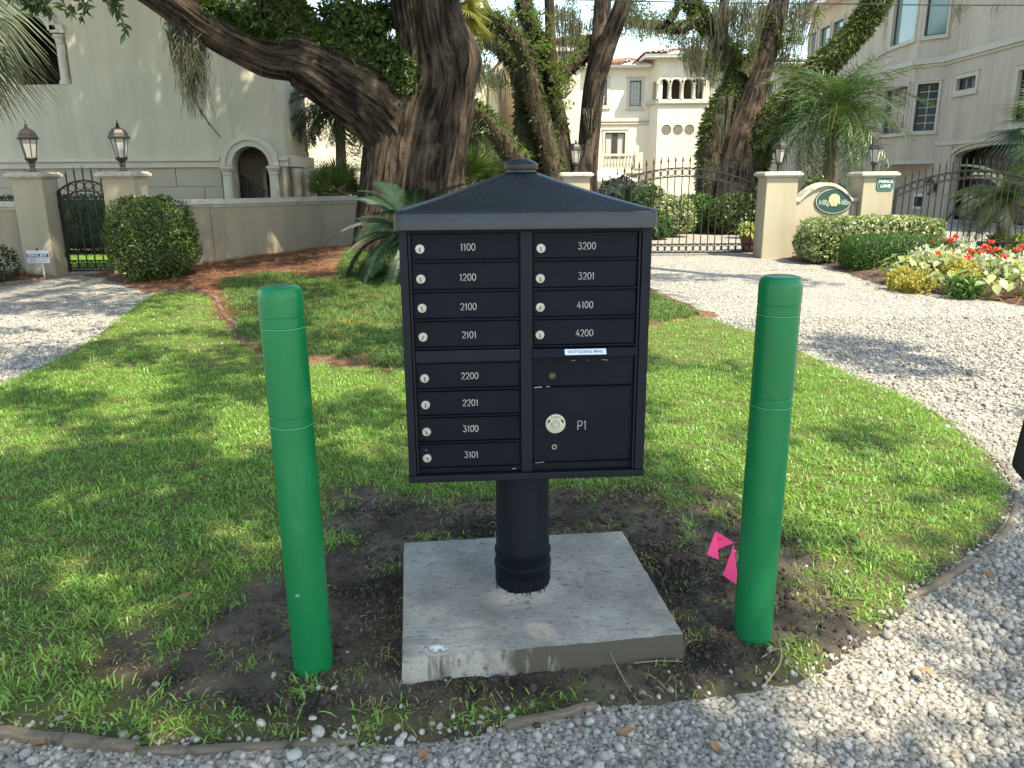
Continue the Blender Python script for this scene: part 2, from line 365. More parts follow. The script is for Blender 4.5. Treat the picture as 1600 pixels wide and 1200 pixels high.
# ---- gravel: one sheet out to the horizon
def gravel_mat():
    m, nt, b = new_mat('white_gravel'); tc = nt.nodes.new('ShaderNodeTexCoord')
    def vor(sc, feat='F1'):
        v = nt.nodes.new('ShaderNodeTexVoronoi'); v.inputs['Scale'].default_value = sc; v.feature = feat; nt.links.new(tc.outputs['Object'], v.inputs['Vector']); return v
    v = vor(42)
    sep = nt.nodes.new('ShaderNodeSeparateColor'); nt.links.new(v.outputs['Color'], sep.inputs[0])
    o = _mix(nt, sep.outputs[0], (.25, .235, .21), (.60, .575, .525))
    o = _mix(nt, _ramp(nt, v.outputs['Distance'], .30, .72), o, (.09, .082, .07))
    o = _mix(nt, _ramp(nt, _noise(nt, .55, detail=6), .46, .75), o, (.30, .265, .22))
    nt.links.new(o, b.inputs['Base Color']); b.inputs['Roughness'].default_value = .9
    _bump(nt, _ramp(nt, v.outputs['Distance'], .1, .8, (1, 1, 1), (0, 0, 0)), .6, .014, b); return m
m_gravel = gravel_mat()
def grid_sheet(name, x0, x1, y0, y1, st, zf, keep, mt, attr=None):
    xs = np.arange(x0, x1+st, st); ys = np.arange(y0, y1+st, st); X, Y = np.meshgrid(xs, ys); X = X.ravel(); Y = Y.ravel()
    k = keep(X, Y); Z = np.where(k, zf(X, Y), 0); nx, ny = len(xs), len(ys)
    idx = np.arange(nx*ny).reshape(ny, nx); q = np.stack([idx[:-1, :-1], idx[:-1, 1:], idx[1:, 1:], idx[1:, :-1]], -1).reshape(-1, 4)
    q = q[k[q].all(1)]; used = np.unique(q); mp = np.full(nx*ny, -1); mp[used] = np.arange(len(used))
    me = raw_mesh(name, np.stack([X, Y, Z], -1)[used], mp[q], mt, True)
    if attr is not None:
        a = me.attributes.new('soil', 'FLOAT', 'POINT'); a.data.foreach_set('value', attr(X[used], Y[used]).astype(np.float32))
    return me
big = MB().add([(-400, -60, 0), (400, -60, 0), (400, 700, 0), (-400, 700, 0)], [(0, 1, 2, 3)])
struct(big.build('gravel_ground', m_gravel), label='pale gravel drive and lane around the lawn island')
m_fines = mat('gravel_fines', (.36, .335, .29), .95, .28, 7, .9, 170, .008, spots=(.11, .098, .082), sscale=75, sth=(.46, .60))
fs = MB().add([(-3.2, 1.0, .003), (4.6, 1.0, .003), (4.6, 5.0, .003), (-3.2, 5.0, .003)], [(0, 1, 2, 3)]); struct(fs.build('gravel_ground', m_fines), label='grit between the loose stones of the near lane')
def earth_mat():
    m, nt, b = new_mat('lawn_earth'); at = nt.nodes.new('ShaderNodeAttribute'); at.attribute_name = 'soil'
    thatch = _mix(nt, _noise(nt, 30, detail=6), (.06, .07, .02), (.13, .12, .05))
    soil = _mix(nt, _ramp(nt, _noise(nt, 2.6, detail=8), .38, .60), (.020, .015, .012), (.115, .09, .068))
    soil = _mix(nt, _ramp(nt, _noise(nt, 60, detail=4), .60, .68), soil, (.16, .135, .105))
    soil = _mix(nt, _ramp(nt, _noise(nt, 150, detail=2), .66, .70), soil, (.30, .27, .22))
    o = _mix(nt, at.outputs['Fac'], thatch, soil); nt.links.new(o, b.inputs['Base Color']); b.inputs['Roughness'].default_value = .95
    b.inputs['Specular IOR Level'].default_value = .2
    _bump(nt, _noise(nt, 90, detail=8, rough=.75), .8, .012, b); return m
m_earth = earth_mat()
me = grid_sheet('lawn_ground', -3.5, 3.2, 1.6, 4.4, .016, lawn_h, lambda x, y: sdist(x, y, LAWN) > -.25, m_earth, soil_amount)
lg = struct(link('lawn', me), label='lawn island of green turf with bare soil around the pad')
me = grid_sheet('lawn_ground_far', -8, 4, 4.384, 12.6, .06, lawn_h, lambda x, y: sdist(x, y, LAWN) > -.3, m_earth, soil_amount)
struct(link('lawn', me), label='far part of the lawn towards the oak bed')
m_straw_bed = mat('pine_straw_bed', (.16, .075, .042), .95, .4, 25, .8, 60, .02, spots=(.05, .028, .018), sscale=16, sth=(.52, .66))
def bed_h(x, y):
    d = sdist(x, y, BED)+.22; return np.clip(d*.12, -.05, .05)+mound(x, y)*np.clip(d*.7, 0, 1)+(fbm(np.stack([x*4, y*4, 0*x], -1), 3, 2)-.45)*.05
me = grid_sheet('oak_bed', -8, 4, 5.6, 21, .08, bed_h, lambda x, y: sdist(x, y, BED) > -.65, m_straw_bed)
struct(link('mulch_bed', me), label='brown pine straw bed below the wall and oak')
m_mulch = mat('dark_bark_mulch', (.05, .032, .024), .95, .5, 25, .8, 60, .02, spots=(.12, .07, .05), sscale=22, sth=(.56, .66))
def rbed_h(x, y):
    d = sdist(x, y, RBED); return np.clip(d*.15, -.05, .12)+(fbm(np.stack([x*5, y*5, 0*x], -1), 3, 2)-.45)*.05
me = grid_sheet('flower_bed_soil', 4, 22, 8, 19, .09, rbed_h, lambda x, y: sdist(x, y, RBED) > -.4, m_mulch)
struct(link('flower_bed', me), label='dark mulch flower bed in front of the sign wall')
def lbed_h(x, y):
    d = sdist(x, y, LBED); return np.clip(d*.2, -.05, .1)+(fbm(np.stack([x*5, y*5, 0*x], -1), 3, 2)-.45)*.05
me = grid_sheet('left_bed_soil', -16, -7.5, 11.5, 15.5, .08, lbed_h, lambda x, y: sdist(x, y, LBED) > -.4, m_straw_bed)
struct(link('mulch_bed', me), label='narrow straw bed below the pillar at far left')

# ================================================================== concrete pad
PZ = .12
pc = [G(630, 1027, PZ), G(1068, 988, PZ), G(972, 828, PZ), G(632, 846, PZ)]
pc = [np.array(p) for p in pc]
def pad():
    n = 26; v = []; f = []
    A, B, C_, D = [p[:2] for p in pc]
    for j in range(n+1):
        for i in range(n+1):
            s, t = i/n, j/n; q = (1-t)*((1-s)*A+s*B)+t*((1-s)*D+s*C_)
            z = PZ+.006*(fbm(np.array([q[0]*4, q[1]*4, 0.]), 3, 4)-.45)
            dd = np.hypot(q[0]-PED[0], q[1]-PED[1]); z += .035*max(0, 1-(max(dd-.10, 0)/.05))**2
            e = min(s, 1-s, t, 1-t); z -= .006*(1 if e == 0 else 0)
            jx = (rng.uniform(-1, 1, 2)*.0025 if e == 0 else 0); v.append((*(q+jx), z))
    for j in range(n):
        for i in range(n): k = j*(n+1)+i; f.append((k, k+1, k+n+2, k+n+1))
    edge = [i for i in range(n+1)]+[(j+1)*(n+1)-1 for j in range(1, n+1)]+[n*(n+1)+i for i in range(n-1, -1, -1)]+[j*(n+1) for j in range(n-1, 0, -1)]
    b0 = len(v); cx = np.mean([v[i][:2] for i in edge], 0)
    for i in edge: q = np.array(v[i][:2]); q = q+(q-cx)*.012; v.append((q[0], q[1], .055))
    b1 = len(v)
    for i in edge: q = np.array(v[i][:2]); q = q+(q-cx)*.016; v.append((q[0], q[1], -.06))
    m = len(edge)
    for i in range(m):
        k = (i+1) % m; f.append((edge[i], b0+i, b0+k, edge[k])); f.append((b0+i, b1+i, b1+k, b0+k))
    return mesh_from('concrete_pad', v, f, m_conc, 35)
PED = G(817, 917, PZ)[:2]
padr = thing('concrete_pad', 'square grey trowelled concrete pad under the mailbox post', 'concrete pad', (0, 0, 0))
link('slab', pad(), padr)
m_paint = mat('dried_white_plaster', (.62, .66, .68), .8, .1, 40)
sp = MB(); c0 = G(682, 1014, PZ)
for k in range(26):
    a = rng.uniform(0, 6.28); r = abs(rng.normal(0, .022)); q = np.array([c0[0]+math.cos(a)*r*1.1, c0[1]+math.sin(a)*r*.55]); s = rng.uniform(.004, .013)*(1.2-min(r/.05, 1))
    ang = np.sort(rng.uniform(0, 6.28, 8)); n0 = 8
    vv = [(q[0]+math.cos(t)*s*rng.uniform(.6, 1.3), q[1]+math.sin(t)*s*rng.uniform(.6, 1.3), PZ+.0035+k*.00005) for t in ang]
    sp.add(vv, [tuple(range(n0))])
sp.build('plaster_splash', m_paint, padr)

# ================================================================== cluster mailbox
YAW = R(3.6); W2, D2 = .397, .225
mbx = thing('cluster_mailbox', 'black pedestal cluster mailbox with numbered doors on a concrete pad', 'mailbox', (PED[0], PED[1], 0), YAW)
cy_, sy_ = math.cos(YAW), math.sin(YAW)
def FP(px, py, off=0.0):
    """pixel -> (u, z) on the cabinet's front face, in the mailbox's own frame"""
    d = ray(px, py); o = np.array([0, 0, CAMH]); n = np.array([-sy_, cy_, 0]); p0 = np.array([PED[0], PED[1], 0])+n*(-D2+off)
    t = ((p0-o)@n)/(d@n); q = o+d*t-np.array([PED[0], PED[1], 0]); return q[0]*cy_+q[1]*sy_, q[2]
ZB, ZT = FP(819, 747)[1], FP(819, 357)[1]
UL, UR = FP(624, 400)[0], FP(1018, 400)[0]; UC = (UL+UR)/2; W2 = (UR-UL)/2
YF = -D2
cab = MB(); cab.box((UC, .012, (ZB+ZT)/2+.004), (2*W2, 2*D2-.024, ZT-ZB-.008))
cabinet = cab.build('cabinet', m_navy, mbx, bevel=.004)
def fbox(x0, x1, z0, z1, y0, y1, name, mt, par, bev=.0015):
    b = MB(); b.box(((x0+x1)/2, (y0+y1)/2, (z0+z1)/2), (x1-x0, abs(y1-y0), z1-z0)); return b.build(name, mt, par, bevel=bev)
yb = YF+.024                                   # cabinet body front; frame stands proud of it
xl0, xl1 = FP(646, 480)[0], FP(812.5, 480)[0]; xr0, xr1 = FP(833, 480)[0], FP(994.5, 480)[0]
fbox(UL, xl0-.012, ZB+.02, ZT, YF, yb+.001, 'front_stile', m_navy, cabinet)
fbox(xl0-.0095, xl0-.0025, ZB+.022, ZT, YF+.004, yb+.001, 'stile_bead', m_navy, cabinet)
fbox(xr1+.012, UR, ZB+.02, ZT, YF, yb+.001, 'front_stile', m_navy, cabinet)
fbox(xr1+.0025, xr1+.0095, ZB+.022, ZT, YF+.004, yb+.001, 'stile_bead', m_navy, cabinet)
fbox(xl1+.002, xr0-.002, ZB+.022, ZT, YF+.001, yb+.001, 'centre_post', m_navy, cabinet)
fbox(UL-.002, UR+.002, ZB-.004, ZB+.0195, YF-.006, yb+.001, 'bottom_rail', m_navy, cabinet, .003)
fbox(UL+.002, UR-.002, ZT-.012, ZT+.001, YF+.0005, yb+.001, 'top_rail', m_navy_d, cabinet)
def door_text(s, px, py, par, size, y):
    u, z = FP(px, py, .012); return stroke_text('number', s, size*.74, .0025, m_num, par, u, y, z)
def lock_at(px, py, par, y, r=.0148):
    u, z = FP(px, py, .010); b = MB()
    prof = [(r*1.0, 0), (r*1.0, .004), (r*.9, .006), (r*.62, .0062), (r*.6, .005), (0.0005, .005)]
    b.lathe(prof, 24); v = np.concatenate(b.v); b.v = [np.stack([v[:, 0]+u, y-v[:, 2], v[:, 1]+z], -1)]
    o = b.build('lock', m_lock, par, 40)
    k = MB(); an = rng.uniform(-.5, .5); k.bar((u-.0065*math.sin(an), y-.0056, z-.0065*math.cos(an)-.002), (u+.0065*math.sin(an), y-.0056, z+.0065*math.cos(an)-.002), .0026, .0016, up=(0, 1, 0))
    k.build('keyway', m_dark, par); return o
def lip(b, x0, x1, z):                          # folded bottom edge of a door
    b.box(((x0+x1)/2, yb-.0115, z+.0025), (x1-x0, .021, .005))
def zpx(x, y): return FP(x, y, .012)[1]
yd = yb-.013                                    # face of the doors
dl = [(364, 408, '1100', 731, 386, 656, 389), (411, 454.5, '1200', 731, 433, 657.5, 436), (457, 499.5, '2100', 732, 479, 659.5, 481.5), (502, 544, '2101', 733, 523, 661, 526.5),
      (568, 608, '2200', 734, 587, 663.5, 591), (611, 649.5, '2201', 735, 629, 665, 632.5), (652, 690.5, '3100', 735.5, 669.5, 666.5, 674.5), (693, 731, '3101', 736.5, 710, 667.5, 715.5)]
dr = [(362, 405.5, '3200', 917, 384, 845, 388), (408, 451, '3201', 916, 431, 844, 435), (454, 496, '4100', 914, 476, 844, 480), (499, 540, '4200', 913, 520, 843.5, 523)]
for col, (x0, x1), xm in ((dl, (xl0, xl1), 729), (dr, (xr0, xr1), 914)):
    for (t, bt, num, nx, ny, lx, ly) in col:
        zt, zb_ = min(zpx(xm, t), ZT-.014), zpx(xm, bt); b = MB()
        b.box(((x0+x1)/2, (yb+yd)/2, (zt+zb_)/2+.003), (x1-x0-.005, .013, zt-zb_-.007)); lip(b, x0, x1, zb_)
        d = b.build('mailbox_door', m_navy_d, mbx, bevel=.0012); d['label'] = 'narrow dark door numbered '+num
        door_text(num, nx, ny, d, .030, yd-.0006); lock_at(lx, ly, d, yd)
fbox(xl0, xl1, zpx(729, 565)+.001, zpx(729, 546)-.001, yb+.001, yb-.018, 'blank_panel', m_navy, mbx)
# outgoing slot: sloping hood with a sticker, plain panel below
z0, z1 = zpx(913, 553), zpx(913, 541); b = MB()
b.prism([(YF+.026, z1), (YF-.004, z1-.003), (YF-.022, z0+.002), (YF-.022, z0), (YF+.026, z0+.004)], lambda a, c, k: ((xr0-.002, xr1+.003)[k], a, c))
hood = b.build('outgoing_mail_hood', m_navy, mbx, bevel=.001)
ss = math.atan2(.018, z1-.003-z0-.002); c_u = FP(915, 546, -.013)[0]; cz = (z1-.003+z0+.002)/2
Mh = Matrix.Translation((c_u, YF-.013, cz)) @ Euler((R(90)-ss, 0, 0)).to_matrix().to_4x4()
st = MB().add([(-.066, -.0105, .001), (.066, -.0105, .001), (.066, .0105, .001), (-.066, .0105, .001)], [(0, 1, 2, 3)]).mesh('sticker', m_sticker); st.transform(Mh)
stk = link('sticker', st, hood)
text_part('lettering', 'OUTGOING MAIL', .0145, m_ink, hood, Mh @ Matrix.Translation((0, 0, .0016)), extrude=.0002, bold=.0002)
pz0, pz1 = zpx(913, 602), zpx(913, 556)
pan = fbox(xr0, xr1-.004, pz0+.002, pz1, yb+.001, yd, 'outgoing_panel', m_navy_d, mbx)
def rivet(px, py, par, r=.0028, mt=None):
    u, z = FP(px, py, .012); q = MB(); q.lathe([(r, 0), (r*.8, .0014), (r*.1, .002)], 8); v = np.concatenate(q.v); q.v = [np.stack([v[:, 0]+u, yd-v[:, 2], v[:, 1]+z], -1)]
    return q.build('rivet', mt or m_navy, par, 40)
u, z = FP(863, 587, .012); q = MB().torus((u, yd-.001, z), .0085, .0016, 20, 6); q.box((u, yd-.001, z), (.009, .003, .004)); q.build('slot_lock', m_brass, pan, 40)
for a in ((845.5, 578), (845.5, 594), (880, 577.5), (880, 593), (964, 583), (979, 579), (979, 593)): rivet(*a, pan)
pd = MB(); zt, zb_ = zpx(913, 604.5), zpx(913, 722)
pd.box(((xr0+xr1)/2-.004, (yb+yd)/2, (zt+zb_)/2+.003), (xr1-xr0-.012, .013, zt-zb_-.007)); lip(pd, xr0, xr1-.003, zb_); pd.box(((xr0+xr1)/2, yb-.009, zt+.001), (xr1-xr0, .016, .0025))
par = pd.build('parcel_door', m_navy_d, mbx, bevel=.0012); par['label'] = 'large square parcel door marked P1'
door_text('P1', 909, 664, par, .042, yd-.0006)
u, z = FP(868, 662, .010); q = MB(); q.lathe([(.0325, 0), (.0325, .003), (.031, .0042), (.0005, .0042)], 36); v = np.concatenate(q.v); q.v = [np.stack([v[:, 0]+u, yd-v[:, 2], v[:, 1]+z], -1)]
disc = q.build('open_disc', m_cream, par, 40)
q = MB(); q.lathe([(.0135, .004), (.0135, .0075), (.012, .009), (.0005, .009)], 24); v = np.concatenate(q.v); q.v = [np.stack([v[:, 0]+u, yd-v[:, 2], v[:, 1]+z], -1)]; q.build('parcel_lock', m_lock, par, 40)
for sgn in (-1, 1):
    q = MB(); q.bar((u+sgn*.0255, yd-.0046, z+.004), (u+sgn*.019, yd-.0046, z+.0155), .0055, .001, up=(0, 1, 0)); q.build('slot_mark', m_dark, par)
M4 = Matrix.Translation((u, yd-.0046, z+.022)) @ Euler((R(90), 0, 0)).to_matrix().to_4x4(); text_part('lettering', 'OPEN', .0125, m_brass, par, M4, extrude=.0002)
u, z = FP(842, 668, .012); MB().torus((u, yd-.0004, z), .0135, .0012, 24, 5).build('plug_ring', m_navy, par, 40)
u, z = FP(866, 698, .012); q = MB().torus((u, yd-.001, z), .007, .002, 16, 6); q.build('key_socket', m_lock, par, 40); q = MB(); q.box((u, yd-.001, z), (.004, .002, .011)); q.build('keyway', m_dark, par)
for a in ((858, 680), (876, 679.5), (858, 712.5), (876, 712)): rivet(*a, par)
m_scuff = mat('bare_worn_edge', (.30, .31, .32), .6, .3, 60)
for (xa, ya, xb, yb_, th_, yo) in ((834, 603.5, 846, 602.5, .0022, -.0185), (852, 602, 858, 602, .0016, -.0185), (893, 563.5, 899, 563, .0014, -.0008), (940, 562, 950, 562.5, .0014, -.0008), (918, 563, 921, 562.6, .0012, -.0008), (836, 722, 850, 720.5, .0014, -.0085), (740, 664, 744, 668, .0012, -.0008), (800, 731, 806, 730.6, .0016, -.0085), (664, 702, 668, 705, .001, -.0008)):
    (u0, z0), (u1, z1) = FP(xa, ya, .01), FP(xb, yb_, .01); sc_ = MB(); sc_.bar((u0, yd+yo, z0), (u1, yd+yo, z1), th_, .0006, up=(0, 1, 0)); sc_.build('scuff', m_scuff, mbx)
# roof with rounded corners, concave hips and a small round cap
def rring(hx, hy, r, z, n=8):
    p = []
    for cxs, cys, a0 in ((1, 1, 0), (-1, 1, 90), (-1, -1, 180), (1, -1, 270)):
        for k in range(n): a = R(a0+90*k/(n-1)); p.append((UC+cxs*(hx-r)+r*math.cos(a), cys*(hy-r)+r*math.sin(a), z))
    return p
EX = (FP(1030, 345, -.03)[0]-FP(612, 345, -.03)[0])/2; EY = D2+.03; ZE = FP(820, 330, -.03)[1]
rows = [rring(EX-.012, EY-.012, .02, ZT+.003), rring(EX, EY, .03, ZT), rring(EX, EY, .03, ZE-.008), rring(EX-.003, EY-.003, .03, ZE-.002), rring(EX-.010, EY-.010, .03, ZE+.003)]
NK = .052; ZN = 1.628
for t in np.linspace(0, 1, 15)[1:]:
    k = t; rr = .03*(1-k)+NK*k; rows.append(rring((EX-.010)*(1-k)+NK*k, (EY-.010)*(1-k)+NK*k, max(min(rr, NK), .02), ZE+.003+(ZN-ZE-.003)*(t*.80+.20*t*t)))
b = MB(); n = len(rows[0]); b.add(np.concatenate([np.array(r) for r in rows]), [(i*n+j, i*n+(j+1) % n, (i+1)*n+(j+1) % n, (i+1)*n+j) for i in range(len(rows)-1) for j in range(n)]+[tuple(range(n-1, -1, -1)), tuple((len(rows)-1)*n+j for j in range(n))])
rf = b.build('roof', m_roof, mbx, 30)
q = MB(); q.lathe([(.050, 0), (.050, .010), (.0565, .012), (.058, .018), (.058, .027), (.054, .032), (.03, .044), (.002, .047)], 32, (UC, 0, ZN-.004)); q.build('roof_cap', m_roof, rf, 35)
dp_ = MB()
for k in range(230):                           # rain drops standing on the front slope
    t = rng.uniform(.06, .93); hx = (EX-.010)*(1-t)+NK*t; hy = (EY-.010)*(1-t)+NK*t; z = ZE+.003+(ZN-ZE-.003)*(t*.80+.20*t*t); x = UC+np.clip(rng.normal(-.03, .45), -.85, .85)*hx; r = rng.uniform(.0010, .0028)*(.7 if rng.random() < .6 else 1)
    dp_.lathe([(r, -.0006), (r*.9, .0005), (r*.5, .0011), (.0001, .0013)], 7, (x, -hy-.0002, z+.0004))
struct(dp_.build('rain_drops', m_drop, rf, 60), 'stuff')
# pedestal: round post with collars and a cracked lower sleeve
q = MB(); q.lathe([(.098, .03), (.0985, PZ+.02), (.0985, .32), (.097, .34), (.097, ZB-.002)], 36)
ped = q.build('pedestal', m_navy, mbx, 35)
q = MB(); q.lathe([(.1005, PZ+.03), (.104, PZ+.045), (.1025, PZ+.06), (.1025, PZ+.095), (.106, PZ+.102), (.106, PZ+.116), (.101, PZ+.122), (.101, PZ+.15), (.1045, PZ+.156), (.1045, PZ+.166), (.099, PZ+.17)], 36); q.build('collar', m_navy_d, ped, 35)
for k in range(11):
    cr = MB(); a = R(-90+rng.uniform(-75, 75)); r0 = .107; cr.bar((r0*math.cos(a), r0*math.sin(a), PZ+.02), (.1045*math.cos(a+.03), .1045*math.sin(a+.03), PZ+rng.uniform(.04, .085)), .0025, .002); cr.build('crack', m_dark, ped)

# ================================================================== bollards
def bollard(px, py, topy, label, rad):
    g = G(px, py, .012); g[1] += rad*.9; h = P(px, topy, g[1])[2]; g[2] = 0; t = thing('bollard', label, 'bollard', (g[0], g[1], 0), 0, 'green bollards beside the mailbox')
    prof = [(rad, -.1)]
    def gz(z): return [(rad, z-.0035), (rad-.0016, z-.0015), (rad-.0016, z+.0015), (rad, z+.0035)]
    z1, z2 = h*.675, h*.905
    for z in (z1-.0, z1+.030, z2, z2+.032): prof += gz(z)
    prof += [(rad, h-.034), (rad-.0015, h-.022), (rad-.006, h-.010), (rad-.014, h-.003), (rad-.026, h-.0006), (.0005, h)]
    b = MB(); b.lathe(prof, 48); b.build('sleeve', m_green, t, 22)
    for z in (z1, z2):
        q = MB(); q.lathe([(rad-.0012, z-.001), (rad+.0003, z-.001), (rad+.0003, z+.001), (rad-.0012, z+.001)], 48); q.build('seam_ring', m_green_l, t, 40)
    return t, h
b1, h1 = bollard(484, 1064, 444, 'green plastic bollard left of the mailbox, scuffed near its foot', .0655)
b2, h2 = bollard(1183, 1011, 430, 'green plastic bollard right of the mailbox, beside the pink flags', .067)
b1.rotation_euler = (R(.3), R(-.2), 0)
a = -1.75; q = MB(); q.add([(.0661*math.cos(a+dx), .0661*math.sin(a+dx), .33+dz) for dx, dz in ((-.16, 0), (-.05, -.006), (.14, .002), (.05, .008))], [(0, 1, 2, 3)]); q.build('scuff', m_green_l, b1)
# ================================================================== pink marker flags
def flag(name, pts_px, Y, label, base_px, folds):
    g = G(*base_px); Yb = g[1]; t = thing('marker_flag', label, 'marker flag', tuple(g), 0, 'pink marker flags in the soil')
    pts = [P(p[0], p[1], Yb)-g for p in pts_px]; pts = [p+np.array([0, dy, 0]) for p, dy in zip(pts, folds)]
    b = MB()
    tris = [(0, i, i+1) for i in range(1, len(pts)-1)]
    nrm = np.array([0, -1, 0])*.0006
    b.add([p+nrm for p in pts]+[p-nrm for p in pts], tris+[tuple(i+len(pts) for i in q[::-1]) for q in tris]); fl = b.build('vinyl_flag', m_pink, t)
    return t, fl, pts
t, fl, pts = flag('marker_flag', [(1118, 830), (1146, 846), (1122, 859), (1123, 874), (1104, 866)], 0, 'crumpled pink marker flag on a wire, left of the two', (1112, 884), [0, -.012, .004, -.006, -.004])
q = MB(); q.tube([(0, .002, -.05), (0.002, .003, .03), tuple(pts[0])], .0014, 6); q.build('wire', m_wire, t)
ink = MB()
for k in range(9): x = .012+.0028*k; ink.bar((x, -.012-.0004*k, pts[0][2]-.030+rng.uniform(-.004, .004)), (x+.003, -.012-.0004*k, pts[0][2]-.030+rng.uniform(-.006, .006)), .0014, .0008)
ink.build('ink_scribble', m_dark, fl)
t, fl, pts = flag('marker_flag', [(1146, 851), (1149, 880), (1154, 915), (1129, 898)], 0, 'triangular pink marker flag drooping against the right bollard', (1150, 925), [0, -.003, -.008, -.004])
q = MB(); q.tube([(0, .004, -.05), (.001, .004, .03), tuple(pts[0]+np.array([0, .003, 0]))], .0014, 6); q.build('wire', m_wire, t)
# ================================================================== timber edging
def board(pts_px, wd, ht, label, z=.0, n=10):
    pts = np.array([G(*p) for p in pts_px]); pth = spline(pts, n); c = pth.mean(0); t = tag(link('edging_board', None), label, 'edging board', 'timber edging around the lawn island')
    b = MB(); vs = []; m = len(pth)
    tan = np.gradient(pth, axis=0); tan /= np.linalg.norm(tan, axis=1)[:, None]; sd = np.stack([-tan[:, 1], tan[:, 0], 0*tan[:, 0]], -1)
    for i in range(m):
        w_ = wd*(1+rng.uniform(-.12, .12)); h_ = ht*(1+rng.uniform(-.2, .15))
        for s, zz in ((-.5, -.05), (.5, -.05), (.48, h_*.8), (.3, h_), (-.3, h_), (-.48, h_*.8)): vs.append(pth[i]+sd[i]*s*w_+np.array([0, 0, z+zz]))
    f = [(i*6+j, i*6+(j+1) % 6, (i+1)*6+(j+1) % 6, (i+1)*6+j) for i in range(m-1) for j in range(6)]+[tuple(range(5, -1, -1)), tuple((m-1)*6+j for j in range(6))]
    me = mesh_from('edging_board', np.array(vs)-c, f, m_wood, 40); bpy.data.objects.remove(t)
    o = link('edging_board', me, None, tuple(c)); return tag(o, label, 'edging board', 'timber edging around the lawn island')
board([(-140, 1138), (0, 1151), (110, 1163), (214, 1174)], .04, .03, 'cracked timber edging board at the bottom left corner', n=14)
board([(222, 1176), (300, 1176), (400, 1170), (480, 1164), (560, 1160)], .03, .016, 'half buried timber edging board below the left bollard', n=14)
board([(790, 1139), (850, 1127), (932, 1106)], .028, .024, 'reddish timber edging board in front of the concrete pad', n=8)
board([(1412, 940), (1445, 926), (1480, 905), (1520, 880)], .03, .022, 'grey timber edging board right of the right bollard', n=10)
board([(1528, 872), (1562, 842), (1584, 806), (1588, 770)], .024, .014, 'curved timber edging strip at the lawn corner on the right', n=12)
board([(1585, 762), (1560, 722), (1510, 682), (1452, 641)], .022, .012, 'thin timber edging strip between lawn and right drive', n=14)
board([(1016, 462), (1045, 473), (1070, 483), (1095, 496)], .05, .05, 'dark timber edging at the end of the oak bed', n=8)
board([(300, 454), (335, 466), (350, 495), (376, 516)], .06, .05, 'pale edging strip between straw bed and lawn tip', n=12)
board([(-120, 456), (0, 447), (50, 441), (82, 435)], .05, .06, 'brown edging board in front of the far left straw bed', n=10)
# ================================================================== vehicle mirror just inside the right edge of the view
m_black = mat('black_plastic', (.006, .006, .008), .35, .15, 10, .05, 200, .001)
vm = thing('vehicle_mirror', 'black rounded side mirror cut off by the right picture edge', 'mirror', tuple(P(1760, 1200, .75)*np.array([1, 1, 0])))
MS = .75/1.55; c = P(1706, 640, .75)-np.array(vm.location); b = MB(); rr = []
for k, (sc, yy) in enumerate(((.8, -.035), (.96, -.02), (1, 0), (.95, .04), (.6, .075))):
    for cxs, czs, a0 in ((1, 1, 0), (-1, 1, 90), (-1, -1, 180), (1, -1, 270)):
        for j in range(6): a = R(a0+18*j); x = (cxs*.085+.03*math.cos(a))*MS; z_ = (czs*.135+.03*math.sin(a))*MS; rr.append((c[0]+(x+z_*.10)*sc, c[1]+yy*MS, c[2]+z_*sc))
b.add(rr, [(i*24+j, i*24+(j+1) % 24, (i+1)*24+(j+1) % 24, (i+1)*24+j) for i in range(4) for j in range(24)]+[tuple(range(23, -1, -1)), tuple(96+j for j in range(24))]); b.build('housing', m_black, vm, 40)
q = MB(); q.tube([(c[0]+.03, c[1]+.015, c[2]-.02), (c[0]+.10, c[1]+.02, c[2]-.05), (c[0]+.14, c[1]+.02, c[2]-.08)], .012, 10); q.build('arm', m_black, vm, 40)
q = MB(); q.tube([(c[0]+.14, c[1]+.02, c[2]-.06), (c[0]+.15, c[1]+.02, 0)], .018, 12); q.build('strut', m_black, vm, 40)
# ================================================================== pillars, walls, lamps, gates and signs
def pillar(x0, x1, y0, dep, ztop, label, name='gate_pillar'):
    xc, yc, wd = (x0+x1)/2, y0+dep/2, x1-x0; t = thing(name, label, 'pillar', (xc, yc, 0), 0, 'stucco gate pillars')
    MB().box((0, 0, (ztop-.1)/2-.1), (wd, dep, ztop-.1+.2)).build('shaft', m_pillar, t, bevel=.015)
    b = MB(); b.box((0, 0, ztop-.085), (wd+.06, dep+.06, .03)); b.box((0, 0, ztop-.045), (wd+.15, dep+.15, .05)); b.box((0, 0, ztop-.005), (wd+.11, dep+.11, .03), 0, .93)
    b.build('cap', m_cap, t, bevel=.008); return t, (xc, yc, ztop+.01)
ZP = P(60, 270, 14.0)[2]
pl = P(66, 400, 13.85)
_, tpA = pillar(-8.70, -8.17, 13.85, .5, ZP, 'stucco gate pillar at far left with the small white sign')
_, tpB = pillar(-7.12, -6.56, 13.85, .5, ZP, 'stucco gate pillar behind the round clipped bush')
xm0, xm1 = P(879, 290, 16.7)[0], P(921, 290, 16.7)[0]
_, tpC = pillar(xm0, xm1, 16.6, .55, P(900, 270, 16.8)[2], 'stucco gate pillar half hidden behind the mailbox roof')
xr0_, xr1_ = P(1197, 300, 16.1)[0], P(1246, 300, 16.1)[0]
_, tpD = pillar(xr0_, xr1_, 16.1, .6, P(1220, 269, 16.3)[2], 'stucco gate pillar left of the sign wall')
xs0, xs1 = P(1348, 300, 16.1)[0], P(1396, 300, 16.1)[0]
_, tpE = pillar(xs0, xs1, 16.1, .6, P(1375, 269, 16.3)[2], 'stucco gate pillar with green street sign')
